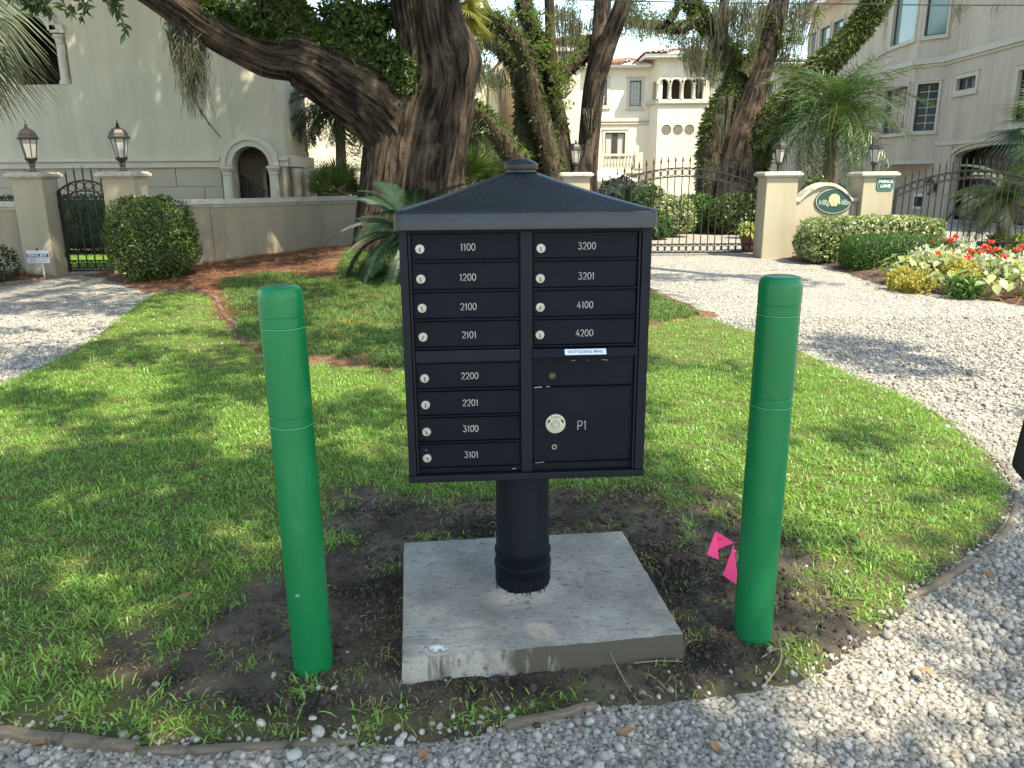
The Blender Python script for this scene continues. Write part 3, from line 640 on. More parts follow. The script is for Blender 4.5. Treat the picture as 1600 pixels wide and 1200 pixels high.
# ---- garden walls with moulded coping
def wall(path, ztop, th, label, name='garden_wall'):
    path = np.array(path, float); t = thing(name, label, 'wall', (path[0][0], path[0][1], 0)); o = np.array([path[0][0], path[0][1]]); b = MB(); c = MB()
    for i, (p, q) in enumerate(zip(path[:-1], path[1:])):
        p, q = p-o, q-o; d = (q-p)/np.linalg.norm(q-p); n = np.array([-d[1], d[0]])
        e0 = 0 if i == 0 else th*.5; e1 = 0 if i == len(path)-2 else th*.5
        pp, qq = p-d*e0*.98, q+d*e1*.98
        for (mb, w_, z0, z1) in ((b, th, -.1, ztop-.10-.003*i), (c, th+.05, ztop-.145-.003*i, ztop-.095-.003*i), (c, th+.15, ztop-.095-.002*i, ztop-.02-.002*i), (c, th+.10, ztop-.02-.002*i, ztop-.002*i)):
            v = [np.array([*(k+n*s*w_/2), z]) for z in (z0, z1) for k, s in ((pp, -1), (qq, -1), (qq, 1), (pp, 1))]
            mb.add(v, [(0,3,2,1),(4,5,6,7),(0,1,5,4),(1,2,6,5),(2,3,7,6),(3,0,4,7)])
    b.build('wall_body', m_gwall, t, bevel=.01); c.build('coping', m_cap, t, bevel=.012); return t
ZW = P(337, 311, 14.9)[2]
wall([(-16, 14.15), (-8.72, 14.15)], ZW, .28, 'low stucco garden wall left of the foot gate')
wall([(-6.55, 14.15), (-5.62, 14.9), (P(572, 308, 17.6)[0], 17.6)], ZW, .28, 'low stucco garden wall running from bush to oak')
# ---- pillar lanterns
m_bronze = mat('bronze_metal', (.022, .018, .016), .45, .25, 30, .1, 150, .001, spec=.4)
def lamp_glass():
    m, nt, b = new_mat('seeded_lamp_glass'); b.inputs['Base Color'].default_value = (.75, .75, .70, 1); b.inputs['Roughness'].default_value = .18; b.inputs['Transmission Weight'].default_value = .6; b.inputs['IOR'].default_value = 1.15; return m
m_lglass = lamp_glass(); m_bulb = mat('frosted_bulb', (.55, .53, .46), .5, .05)
def lantern():
    t = thing('pillar_lantern', 'x', 'lantern', (0, 0, 0), 0, 'lanterns on the gate pillars')
    MB().lathe([(.10, 0), (.10, .015), (.05, .03), (.042, .10), (.06, .12), (.045, .14)], 12).build('stem', m_bronze, t, 40)
    MB().lathe([(.03, .135), (.06, .17), (.095, .21), (.105, .235), (.095, .25)], 12).build('cup', m_bronze, t, 40)
    MB().lathe([(.082, .25), (.140, .565)], 6).build('glass', m_lglass, t)
    for k in range(6):
        a = math.pi*k/3; b = MB(); b.bar((.085*math.cos(a), .085*math.sin(a), .245), (.145*math.cos(a), .145*math.sin(a), .57), .013); b.build('glazing_bar', m_bronze, t)
    MB().lathe([(.03, .25), (.03, .36), (.022, .37), (.022, .44), (.004, .47)], 10).build('bulb', m_bulb, t, 40)
    r = MB().lathe([(.150, .555), (.185, .565), (.185, .585), (.165, .60), (.15, .65), (.11, .705), (.06, .735), (.035, .745)], 6).build('hood', m_bronze, t, bevel=.004)
    MB().lathe([(.03, .74), (.035, .755), (.02, .775), (.028, .795), (.012, .815), (.003, .88)], 10).build('finial', m_bronze, r, 40)
    return t
lt0 = lantern()
for k, (tp, sc, lab, rz) in enumerate(((tpA, 1.0, 'bronze lantern on the far left pillar above the white sign', .2), (tpB, 1.0, 'bronze lantern on the pillar behind the round bush', .5), (tpC, .80, 'bronze lantern rising behind the mailbox roof', .1), (tpD, .80, 'bronze lantern on the pillar left of the oval sign', .3), (tpE, .80, 'bronze lantern on the pillar with the street sign', .6))):
    o = lt0 if k == 0 else copy_tree(lt0); o.location = tp; o.scale = (sc,)*3; o.rotation_euler.z = rz; o['label'] = lab
# ---- wrought iron gates
def gate(name, label, c, rz, wd, zend, zpeak, n, rr, frame=.045, zb=.05, tip=.20, hinge=True):
    t = thing(name, label, 'gate', c, rz, 'black iron gates'); pk = .018
    arc = lambda x: zend+(zpeak-zend)*(1-(2*x/wd)**2)
    fr = MB()
    for s in (-1, 1): fr.box((s*(wd/2-frame/2), 0, (zb+arc(wd/2)+.01)/2), (frame, frame, arc(wd/2)+.01-zb))
    fr.build('stile', m_iron, t, bevel=.003)
    for off, nm in ((0, 'top_rail'), (-2*rr-.035, 'lower_arch_rail')):
        b = MB(); xs = np.linspace(-wd/2+.01, wd/2-.01, 33); pr = []
        for x in xs: pr.append((x, arc(x)+off))
        v = [(x, yy, z+dz) for x, z in pr for yy, dz in ((-.02, -.014), (.02, -.014), (.02, .014), (-.02, .014))]
        f = [(i*4+j, i*4+(j+1) % 4, (i+1)*4+(j+1) % 4, (i+1)*4+j) for i in range(32) for j in range(4)]+[(3, 2, 1, 0), (128, 129, 130, 131)]
        b.add(v, f).build(nm, m_iron, t)
    for z in (zb+.014, zb+2*rr+.05):
        MB().box((0, 0, z), (wd-.02, .038, .028)).build('bottom_rail', m_iron, t)
    ring = MB().torus((0, 0, 0), rr-.006, .009, 18, 5).mesh('ring', m_iron, 40)
    sp = (wd-2*frame)/n; xs = [-wd/2+frame+sp*(i+.5) for i in range(n)]
    for x in xs:
        link('ring', ring, t, (x, 0, zb+.032+rr)); link('ring', ring, t, (x, 0, arc(x)-rr-.017))
    for i in range(n-1):
        x = -wd/2+frame+sp*(i+1); z1 = arc(x)+tip*.45; b = MB(); b.box((x, 0, (zb+.02+z1)/2), (pk, pk, z1-zb-.02))
        b.add([(x-.022, 0, z1+.03), (x, -.012, z1+.03), (x+.022, 0, z1+.03), (x, .012, z1+.03), (x, 0, z1+tip*.6), (x, 0, z1-.01)], [(0,1,4),(1,2,4),(2,3,4),(3,0,4),(1,0,5),(2,1,5),(3,2,5),(0,3,5)])
        b.build('picket', m_iron, t)
    if hinge:
        for z in (zb+.3, zend-.25): MB().lathe([(.02, -.04), (.02, .04)], 8, (-wd/2-.005, 0, z)).build('hinge', m_iron, t, 40)
    return t
gl, gr = -8.15, -7.14
gate('foot_gate', 'narrow arched black iron gate between the two left pillars', ((gl+gr)/2, 14.25, 0), 0, gr-gl, P(95, 300, 14.25)[2], P(128, 282, 14.25)[2], 6, .072, tip=.26)
x0, x1 = P(927, 330, 16.85)[0], P(1203, 330, 16.85)[0]
gate('drive_gate', 'wide arched black iron drive gate right behind the mailbox', ((x0+x1)/2, 16.95, 0), 0, x1-x0, P(1206, 299, 16.95)[2], P(1070, 262.5, 16.95)[2], 24, .070, tip=.26)
x0, x1 = P(1399, 330, 16.9)[0], P(1640, 330, 16.9)[0]
gate('drive_gate', 'wide arched black iron drive gate at the right edge behind red flowers', ((x0+x1)/2, 17.0, 0), 0, x1-x0, P(1400, 296, 16.9)[2], P(1518, 266, 16.9)[2], 23, .066, tip=.26)
# closer boxes / latch posts of the gates
MB_ = MB(); MB_.box((0, 0, .11), (.12, .14, .22)); g = P(1197, 395, 16.85); tag(MB_.build('gate_latch_post', m_iron, None, bevel=.01, loc=(g[0]-.03, 16.80, 0)), 'short black latch post at the foot of the right gate pillar', 'latch post')
# ---- arched sign wall
m_signgreen = mat('sign_green', (.006, .045, .035), .4, .1); m_signrim = mat('sign_rim', (.35, .38, .33), .5, .1); m_white = mat('white_paint', (.75, .75, .72), .6, .03)
m_script = mat('script_silver', (.45, .46, .42), .6, .05); m_shell = mat('gold_shell', (.72, .52, .22), .5, .15, 30)
Ys = 16.3; xa, xb = xr1_, xs0; wm = (xb-xa); ze, zp_ = P(1250, 310, Ys)[2], P(1305, 285, Ys)[2]
swt = thing('sign_wall', 'low stucco wall with curved top between two pillars', 'wall', ((xa+xb)/2, Ys, 0))
def sarc(x):                                     # shoulder, then a bow
    h = wm/2; s = .80*h; return ze if abs(x) >= s else ze+(zp_-ze)*math.cos(x/s*math.pi/2)**.8
xs = np.linspace(-wm/2+.002, wm/2-.002, 41); poly = [(x, sarc(x)-.07) for x in xs]+[(wm/2-.002, -.1), (-wm/2+.002, -.1)]
MB().prism(poly, lambda a, c, k: (a, (0, .28)[k], c)).build('wall_body', m_pillar, swt)
b = MB(); v = []
for x in xs: v += [(x, -.06, sarc(x)-.068), (x, .34, sarc(x)-.068), (x, .34, sarc(x)), (x, -.06, sarc(x))]
b.add(v, [(i*4+j, i*4+(j+1) % 4, (i+1)*4+(j+1) % 4, (i+1)*4+j) for i in range(40) for j in range(4)]+[(3, 2, 1, 0), (160, 161, 162, 163)]).build('coping', m_cap, swt, 50)
for s in (-1, 1):
    MB().box((s*(wm/2-.07), -.013, ze/2-.07), (.10, .024, ze-.14)).build('pilaster', m_pillar, swt, bevel=.005)
ov = P(1303, 314, Ys-.03); osn = thing('oval_sign', 'dark green oval sign with gold shell on the curved wall', 'sign', (ov[0], Ys-.03, ov[2]))
def oval(rx, rz, y0, y1, nm, mt, par):
    p = [(rx*math.cos(a), rz*math.sin(a)) for a in np.linspace(0, 2*math.pi, 48, endpoint=False)]
    return MB().prism(p, lambda a, c, k: (a, (y0, y1)[k], c)).build(nm, mt, par)
brd = oval(.385, .265, .0, .028, 'board', m_signgreen, osn); oval(.372, .252, -.003, .0, 'rim', m_signrim, brd); oval(.355, .236, -.006, -.003, 'field', m_signgreen, brd)
ME = lambda x, y, z: Matrix.Translation((x, y, z)) @ Euler((R(90), 0, 0)).to_matrix().to_4x4()
text_part('lettering', 'Village', .15, m_script, osn, ME(-.18, -.0075, -.03), .5, .0008, -.0012, spacing=.88); text_part('lettering', 'Villas', .15, m_script, osn, ME(.19, -.0075, -.03), .5, .0008, -.0012, spacing=.88)
sh = [(.115*math.cos(a)*(1+.03*math.cos(9*a)), .03+.112*math.sin(a)*(1+.03*math.cos(9*a))) for a in np.linspace(R(-50), R(230), 40)]+[(-.05, -.105), (.05, -.105)]
she = MB().prism(sh, lambda a, c, k: (a, (-.020, -.008)[k], c)).build('shell', m_shell, osn, bevel=.004)
for k in range(7): a = R(30+20*k); q = MB(); q.bar((0, -.0215, -.09), (.10*math.cos(a), -.0215, .03+.09*math.sin(a)), .006, .003, up=(0, 1, 0)); q.build('rib', m_signrim, she)
sg = P(1384, 287, 16.08); ps = thing('street_sign', 'small green PRINCE LANE plate on the pillar', 'sign', (sg[0], 16.095, sg[2])); w_, h_, c_ = .175, .135, .045
def octo(s, y0, y1, nm, mt):
    p = [(-w_*s+c_, -h_*s), (w_*s-c_, -h_*s), (w_*s, -h_*s+c_), (w_*s, h_*s-c_), (w_*s-c_, h_*s), (-w_*s+c_, h_*s), (-w_*s, h_*s-c_), (-w_*s, -h_*s+c_)]
    return MB().prism(p, lambda a, c, k: (a, (y0, y1)[k], c)).build(nm, mt, ps)
m_plate = mat('plate_green', (.004, .085, .075), .4, .08); octo(1, -.012, .004, 'plate', m_plate); octo(.95, -.0145, -.012, 'rim', m_signrim); octo(.90, -.017, -.0145, 'field', m_plate)
text_part('lettering', 'PRINCE', .085, m_white, ps, ME(0, -.018, .042), 0, .0008, .0015); text_part('lettering', 'LANE', .085, m_white, ps, ME(0, -.018, -.048), 0, .0008, .0015)
# ---- small yard sign by the left pillar
yg = G(70, 432); ys = thing('yard_sign', 'small white alarm sign on a stake below the left pillar', 'sign', (P(68, 420, 13.45)[0], 13.45, 0)); zc = P(65, 401, 13.45)[2]
m_signw = mat('sign_white', (.62, .68, .72), .5, .05); m_nvy = mat('sign_navy', (.02, .03, .10), .5, .05); m_red = mat('sign_red', (.35, .08, .14), .5, .05)
MB().box((.0, 0, zc/2-.05), (.025, .012, zc+.1)).build('stake', m_signw, ys); xo = -.055
bd = MB().box((xo, -.012, zc), (.385, .010, .22)).build('board', m_signw, ys, bevel=.004)
MB().box((xo+.06, -.0185, zc+.02), (.245, .003, .06)).build('band', m_nvy, bd); MB().box((xo-.125, -.0185, zc+.02), (.12, .003, .06)).build('band', m_red, bd)
text_part('lettering', 'SIGNAL BOX', .055, m_white, ys, ME(xo, -.0206, zc+.02), 0, .0004, .002)
for zz in (-.04, -.075):
    q = MB(); [q.box((xo-.15+.03*k, -.0182, zc+zz), (.022, .002, .012)) for k in range(11)]; q.build('small_print', m_ink, bd)
MB().lathe([(.018, 0), (.018, .02), (.002, .035)], 10, (xo-.0, -.01, zc+.11)).build('clip', m_black, ys, 40)
# ================================================================== houses
m_hl = mat('house_stucco_grey', (.43, .40, .31), .9, .06, .8, .2, 60, .004, streak=(.27, .265, .20), sstr=.55)
m_hpanel = mat('house_stone_panel', (.34, .305, .24), .9, .08, 1.4, .2, 60, .004, streak=(.28, .25, .19), sstr=.35)
m_trim = mat('cast_stone_trim', (.45, .42, .35), .85, .07, 3, .15, 60, .003)
m_hm = mat('house_cream', (.66, .60, .47), .9, .05, .7, .15, 40, .004, streak=(.48, .43, .33), sstr=.35)
m_hy = mat('house_yellow', (.70, .53, .30), .9, .05, .7, .15, 40, .004)
m_hr = mat('house_beige', (.44, .385, .30), .9, .06, .7, .2, 50, .004, streak=(.27, .235, .18), sstr=.6)
m_tile = mat('terracotta_tile', (.42, .20, .13), .85, .35, 2.5, .3, 40, .02, spots=(.55, .38, .30), sscale=4, sth=(.5, .7))
m_eave = mat('white_eave', (.68, .66, .60), .8, .04)
m_frame = mat('dark_window_frame', (.03, .028, .026), .5, .1); m_glass = glass_mat('window_glass', (.035, .05, .055)); m_glass2 = glass_mat('window_glass_pale', (.16, .24, .21), .08)
m_curtain = mat('grey_curtain', (.40, .39, .36), .9, .1, 8, stretch=(6, 6, .3)); m_room = mat('room_painted_shade', (.07, .058, .045), .95, .1); m_door = mat('dark_wood_door', (.035, .025, .02), .6, .3, 4)  # m_room: interior shade of the openings put into a dark colour
class Plane:                                      # vertical plane through a, direction d (2D); s along it, n towards the viewer
    def __init__(s, a, b): s.a = np.array(a, float); b = np.array(b, float); s.L = np.linalg.norm(b-s.a); s.d = (b-s.a)/s.L; s.n = np.array([s.d[1], -s.d[0]])
    def at(s, u, z, out=0.0): q = s.a+s.d*u+s.n*out; return np.array([q[0], q[1], z])
    def hit(s, px, py):
        r = ray(px, py); n3 = np.array([s.n[0], s.n[1], 0]); t = (np.array([s.a[0], s.a[1], 0])-np.array([0, 0, CAMH]))@n3/(r@n3); q = np.array([0, 0, CAMH])+r*t
        return (q[:2]-s.a)@s.d, q[2]
def holed(pl, outer, holes, th=.3):
    """planar wall with openings, th thick (pushed away from the viewer)"""
    bm = bmesh.new(); es = []
    for lp in [outer]+holes:
        vs = [bm.verts.new(pl.at(u, z)) for u, z in lp]; es += [bm.edges.new((vs[i], vs[(i+1) % len(vs)])) for i in range(len(vs))]
    bmesh.ops.triangle_fill(bm, edges=es, use_beauty=True)
    g = bmesh.ops.extrude_face_region(bm, geom=list(bm.faces)); vs = [x for x in g['geom'] if isinstance(x, bmesh.types.BMVert)]
    bmesh.ops.translate(bm, verts=vs, vec=Vector((-pl.n[0]*th, -pl.n[1]*th, 0))); bmesh.ops.recalc_face_normals(bm, faces=bm.faces)
    return bm
def bm_obj(bm, name, mt, par): me = bpy.data.meshes.new(name); bm.to_mesh(me); bm.free(); me.materials.append(mt); return link(name, me, par)
def slab(pl, u0, u1, z0, z1, o0, o1, name, mt, par, bev=0):
    v = [pl.at(u, z, o) for o in (o0, o1) for u, z in ((u0, z0), (u1, z0), (u1, z1), (u0, z1))]
    return MB().add(v, [(3,2,1,0),(4,5,6,7),(0,1,5,4),(1,2,6,5),(2,3,7,6),(3,0,4,7)]).build(name, mt, par, bevel=bev)
def rect(u0, u1, z0, z1): return [(u0, z0), (u1, z0), (u1, z1), (u0, z1)]
def arched(u0, u1, z0, zs, n=14):                 # spring line zs, semicircle above
    c, r = (u0+u1)/2, (u1-u0)/2; return [(u0, z0), (u1, z0)]+[(c+r*math.cos(a), zs+r*math.sin(a)) for a in np.linspace(0, math.pi, n)]
def window(pl, u0, u1, z0, z1, par, nx=0, nz=0, glass=None, trim=.12, rec=.10, frame=None, bar=.025):
    """recessed window in an existing opening: trim > pieces, frame, pane, glazing bars"""
    f = MB(); fw = .05
    def bx(a, b, c, d, o0, o1, mb):
        v = [pl.at(u, z, o) for o in (o0, o1) for u, z in ((a, c), (b, c), (b, d), (a, d))]; mb.add(v, [(3,2,1,0),(4,5,6,7),(0,1,5,4),(1,2,6,5),(2,3,7,6),(3,0,4,7)])
    for q in ((u0, u0+fw, z0, z1), (u1-fw, u1, z0, z1), (u0+fw, u1-fw, z0, z0+fw), (u0+fw, u1-fw, z1-fw, z1)): bx(*q, -rec-.06, -rec+.01, f)
    w_ = f.build('window', frame or m_frame, par)
    p = MB(); bx(u0+fw*.5, u1-fw*.5, z0+fw*.5, z1-fw*.5, -rec-.05, -rec-.03, p); p.build('pane', glass or m_glass, w_)
    if nx or nz:
        g = MB()
        for i in range(1, nx): x = u0+(u1-u0)*i/nx; bx(x-bar/2, x+bar/2, z0+fw, z1-fw, -rec-.032, -rec-.012, g)
        for i in range(1, nz): z = z0+(z1-z0)*i/nz; bx(u0+fw, u1-fw, z-bar/2, z+bar/2, -rec-.031, -rec-.011, g)
        g.build('glazing_bars', m_trim if nx else m_frame, w_)
    if trim:
        t = MB()
        for q in ((u0-trim, u0-.002, z0-trim, z1+trim), (u1+.002, u1+trim, z0-trim, z1+trim), (u0-.002, u1+.002, z0-trim, z0-.002), (u0-.002, u1+.002, z1+.002, z1+trim)): bx(*q, .001, .05, t)
        for q in ((u0-trim-.06, u1+trim+.06, z0-trim-.06, z0-trim-.002), (u0-trim-.05, u1+trim+.05, z1+trim+.002, z1+trim+.05)): bx(*q, .001, .085, t)
        t.build('surround', m_trim, w_, bevel=.006)
    return w_
def inner_box(pl, u0, u1, z0, z1, dep, par, mt, th=.3, name='room'):
    v = [pl.at(u, z, o) for o in (-th+.02, -dep) for u, z in ((u0, z0), (u1, z0), (u1, z1), (u0, z1))]
    return MB().add(v, [(4,5,6,7),(0,1,5,4),(1,2,6,5),(2,3,7,6),(3,0,4,7)]).build(name, mt, par)
def tile_slope(quad, pitch, name, par, mt=None, amp=.05):
    """ribbed tile roof between eave (a,b) and ridge (c,d): barrel rows running up the slope"""
    a, b, c, d = [np.array(q, float) for q in quad]; n = max(2, int(np.linalg.norm(b-a)/pitch)); nr = max(2, int(np.linalg.norm((d+c)/2-(a+b)/2)/.42)); nn = np.cross(b-a, d-a); nn /= np.linalg.norm(nn)
    if nn[2] < 0: nn = -nn
    sub = 4; us = np.linspace(0, 1, n*sub+1); v = []; f = []
    for j in range(nr):
        for e in (0, 1):
            t = (j+e)/nr
            for i, u in enumerate(us):
                ph = (i % sub)/sub; q = (1-t)*((1-u)*a+u*b)+t*((1-u)*d+u*c); v.append(q+nn*(amp*math.sin(math.pi*ph)+.035*(1-e)+.01))
    m = len(us)
    for j in range(nr):
        for i in range(m-1): k = 2*j*m+i; f.append((k, k+1, k+m+1, k+m))
    return MB().add(v, f).build(name, mt or m_tile, par, 50)
def mass(name, pts, z0, z1, mt, par):              # plain building body from a plan polygon
    return MB().prism([tuple(p) for p in pts], lambda a, c, k: (a, c, (z0, z1)[k])).build(name, mt, par)
# ---------------------------------------------------------------- grey stucco house at left
Yh = 20.0; xc = P(449, 290, Yh)[0]; lh = thing('stucco_house', 'large grey stucco house with arched porch behind the foot gate', 'house', (xc, Yh, 0))
def local(par, *objs):                             # keep world shapes while parenting to a placed empty
    pass
HL = Plane((-22, Yh), (xc, Yh)); u_ = lambda px, py=280: HL.hit(px, py)[0]; z_ = lambda py, px=300: HL.hit(px, py)[1]
def reparent(root):                                # children were built in world space: shift them into the thing's own frame
    for c in root.children:
        if c.type == 'MESH': c.data.transform(Matrix.Translation(-root.location))
        for g in c.children:
            if g.type == 'MESH': g.data.transform(Matrix.Translation(-root.location))
zs = z_(259, 393); ar = arched(u_(366), u_(424), 0.05, zs); ztp = 9.5
lo_u0, lo_u1, lo_z0 = u_(20, 100), u_(108, 100), z_(132, 80); zsp = z_(52, 80); ua1 = u_(80, 60)
r_ = (ua1-lo_u0)/2*.86; loggia = [(lo_u0, lo_z0), (lo_u1, lo_z0), (lo_u1, zsp), (ua1, zsp)]+[((lo_u0+ua1)/2+(ua1-lo_u0)/2*math.cos(a), zsp+r_*math.sin(a)) for a in np.linspace(0.12, math.pi-.12, 14)]+[(lo_u0, zsp)]
bm_obj(holed(HL, rect(0, HL.L, -.1, ztp), [ar, loggia], .35), 'front_wall', m_hl, lh)
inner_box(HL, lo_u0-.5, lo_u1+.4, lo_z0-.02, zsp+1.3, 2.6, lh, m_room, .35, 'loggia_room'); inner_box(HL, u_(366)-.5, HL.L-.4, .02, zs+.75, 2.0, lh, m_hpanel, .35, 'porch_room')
def column(pl, u, z0, z1, r, out, par, nm='column', mt=None):
    q = pl.at(u, 0, out); b = MB(); h = z1-z0
    b.lathe([(r*1.35, 0), (r*1.35, .06), (r*1.15, .10), (r, .14), (r*.98, h*.5), (r*.88, h-.22), (r*1.05, h-.20), (r*.95, h-.17), (r*1.2, h-.08), (r*1.4, h-.06), (r*1.4, h)], 16, (q[0], q[1], z0)); return b.build(nm, mt or m_trim, par, 40)
column(HL, u_(94, 90), lo_z0, zsp-.02, .115, -.12, lh); slab(HL, u_(80, 50), u_(101, 50), zsp-.0, zsp+.18, -.02, .09, 'impost', m_trim, lh, .01)
column(HL, u_(359), 0.02, zs-.01, .125, .14, lh); column(HL, u_(431), 0.02, zs-.01, .125, .14, lh)
def arch_band(pl, c, zs, r0, r1, o0, o1, par, nm, mt, a0=0, a1=math.pi, ry=1.0, n=20):
    v = []
    for a in np.linspace(a0, a1, n):
        for r in (r0, r1):
            for o in (o0, o1): v.append(pl.at(c+r*math.cos(a), zs+r*ry*math.sin(a), o))
    f = []
    for i in range(n-1):
        k = i*4; f += [(k, k+4, k+6, k+2), (k+1, k+3, k+7, k+5), (k, k+1, k+5, k+4), (k+2, k+6, k+7, k+3)]
    f += [(0, 2, 3, 1), (n*4-4, n*4-3, n*4-1, n*4-2)]; return MB().add(v, f).build(nm, mt, par, 40)
ca, rad = (u_(366)+u_(424))/2, (u_(424)-u_(366))/2
arch_band(HL, ca, zs, rad, rad+.14, .002, .10, lh, 'archivolt', m_trim); arch_band(HL, ca, zs, rad+.143, rad+.26, .002, .15, lh, 'archivolt', m_trim)
arch_band(HL, (lo_u0+ua1)/2, zsp, (ua1-lo_u0)/2*.98, (ua1-lo_u0)/2+.2, .002, .09, lh, 'archivolt', m_trim, .12, math.pi-.12, .86)
za, zb2 = z_(258), z_(246)
for (a, b) in ((0, ca-rad-.26), (ca+rad+.26, HL.L+.08)):
    slab(HL, a, b, za+.085, zb2, .002, .16, 'string_course', m_trim, lh, .02); slab(HL, a, b, za-.06, za+.083, .002, .10, 'string_course', m_trim, lh, .015)
zj = z_(292); jw = u_(277)-u_(160)
for row, (z0, z1) in enumerate(((.0, zj-.012), (zj+.012, za-.062))):
    u = u_(277)-jw*9+(jw*.36 if row == 0 else 0)
    while u < u_(345):
        a, b = max(u, 0), min(u+jw-.024, u_(347))
        if b-a > .1: slab(HL, a, b, z0, z1, .003, .035, 'stone_panel', m_hpanel, lh)
        u += jw
slab(HL, u_(443), HL.L+.001, 0, za-.062, .003, .06, 'corner_pilaster', m_hl, lh)
SD = Plane((xc, Yh), (xc, Yh+7)); 
side = holed(Plane((xc-.002, Yh+.351), (xc-.002, Yh+2.4)), rect(0, 2.0, -.1, ztp), [], .3); bm_obj(side, 'side_wall', m_hl, lh)
for k, y in enumerate((.35, 1.1, 1.85)): b = MB(); b.lathe([(.15, 0), (.12, .1), (.11, 1.75), (.16, 1.85), (.16, 1.95)], 14, (xc+.16, Yh+y, 0)); b.build('column', m_trim, lh, 40)
MB().box((xc+.075, Yh+1.2, 2.13), (.15, 2.3, .28)).build('string_course', m_trim, lh, bevel=.02)
# porch: rail, inner pier and doorway
slab(HL, u_(404), u_(413), 0, zs+.1, -1.3, -.9, 'inner_pier', m_hl, lh); slab(HL, u_(384), u_(390), 0, 1.95, -1.7, -1.4, 'inner_pier', m_hl, lh); slab(HL, u_(396), u_(404), 0, 1.9, -2.35, -2.3, 'inner_door', m_door, lh)
rl = MB(); a, b = HL.at(u_(366), z_(274, 366), -.5), HL.at(u_(402), z_(300, 402), -.5); rl.bar(a, b, .06); 
for t in np.linspace(.05, .95, 8): q = a+(b-a)*t; rl.bar(q, (q[0], q[1], 0.0), .022)
rl.build('stair_railing', m_iron, lh)
reparent(lh)
# ---------------------------------------------------------------- cream house behind it
Yc = 31.0; ch = thing('cream_house', 'sunlit cream house wall seen either side of the big oak', 'house', (P(600, 290, Yc)[0], Yc, 0)); HC = Plane((P(440, 290, Yc)[0], Yc), (P(757, 290, Yc)[0], Yc))
uc = lambda px, py=250: HC.hit(px, py)[0]; zc_ = lambda py: HC.hit(600, py)[1]; w1 = arched(uc(727), uc(748), zc_(292), zc_(222))
w2 = arched(uc(500), uc(520), zc_(240), zc_(190))
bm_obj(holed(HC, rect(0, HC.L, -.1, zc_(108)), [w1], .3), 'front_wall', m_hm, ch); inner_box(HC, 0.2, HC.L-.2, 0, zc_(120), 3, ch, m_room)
for (a, b, zs2) in ((uc(727), uc(748), zc_(222)),): arch_band(HC, (a+b)/2, zs2, (b-a)/2, (b-a)/2+.2, .002, .08, ch, 'archivolt', m_trim); slab(HC, a+.01, b-.01, zc_(292) if a > 4 else zc_(240), zs2, -.2, -.17, 'pane', m_glass, ch)
slab(HC, 0, HC.L, zc_(262), zc_(257), .002, .07, 'string_course', m_trim, ch); slab(HC, -.3, HC.L+.3, zc_(108), zc_(104), -.3, .4, 'eave', m_eave, ch)
tile_slope((HC.at(-.4, zc_(104), .5), HC.at(HC.L+.4, zc_(104), .5), HC.at(HC.L-2, zc_(104)+1.6, -5), HC.at(2, zc_(104)+1.6, -5)), .25, 'roof', ch)
mass('side_mass', [(HC.a[0]+.01, Yc+.31), (HC.a[0]+HC.L-.01, Yc+.31), (HC.a[0]+HC.L-.01, Yc+7), (HC.a[0]+.01, Yc+7)], zc_(118), zc_(110), m_hm, ch)
slab(Plane((HC.a[0]+HC.L, Yc+.3), (HC.a[0]+HC.L, Yc+8)), 0, 7.7, -.1, zc_(109), -.3, -.002, 'side_wall', m_hm, ch)
reparent(ch)
# ---------------------------------------------------------------- yellow house
yh = thing('yellow_house', 'warm yellow house side wall between the oak stems', 'house', (.9, 29.5, 0)); A = np.array([.72, 31.0]); B = A+np.array([-.161, 1])*13
HY = Plane(B, A); zE = 6.25
bm_obj(holed(HY, rect(0, HY.L, -.1, zE), [], .3), 'side_wall', m_hy, yh); slab(HY, 0, HY.L, 3.55, 3.75, .002, .09, 'string_course', m_trim, yh); slab(HY, 0, HY.L, 3.3, 3.5, .002, .05, 'string_course', m_trim, yh)
slab(HY, -.3, HY.L+.4, zE, zE+.2, -.3, .4, 'eave', m_eave, yh)
tile_slope((HY.at(-.4, zE+.2, .5), HY.at(HY.L+.5, zE+.2, .5), HY.at(HY.L-3, zE+1.3, -4), HY.at(3, zE+1.3, -4)), .25, 'roof', yh)
HF = Plane(A+np.array([.302, .05]), A+np.array([1.95, .05])); wu0, wz0 = HF.hit(845, 258); wu1, wz1 = HF.hit(860, 222)
bm_obj(holed(HF, rect(0, HF.L, -.1, zE), [rect(wu0, wu1, wz0, wz1)], .3), 'front_wall', m_hm, yh); window(HF, wu0, wu1, wz0, wz1, yh, glass=m_glass2, frame=m_eave, trim=.1)
slab(HF, -.6, HF.L+.3, zE+.001, zE+.19, .0, .4, 'eave', m_eave, yh); tile_slope((HF.at(-.6, zE+.2, .45), HF.at(HF.L+.3, zE+.2, .45), HF.at(HF.L+.1, zE+1.2, -4), HF.at(.2, zE+1.2, -4)), .25, 'roof', yh)
reparent(yh)
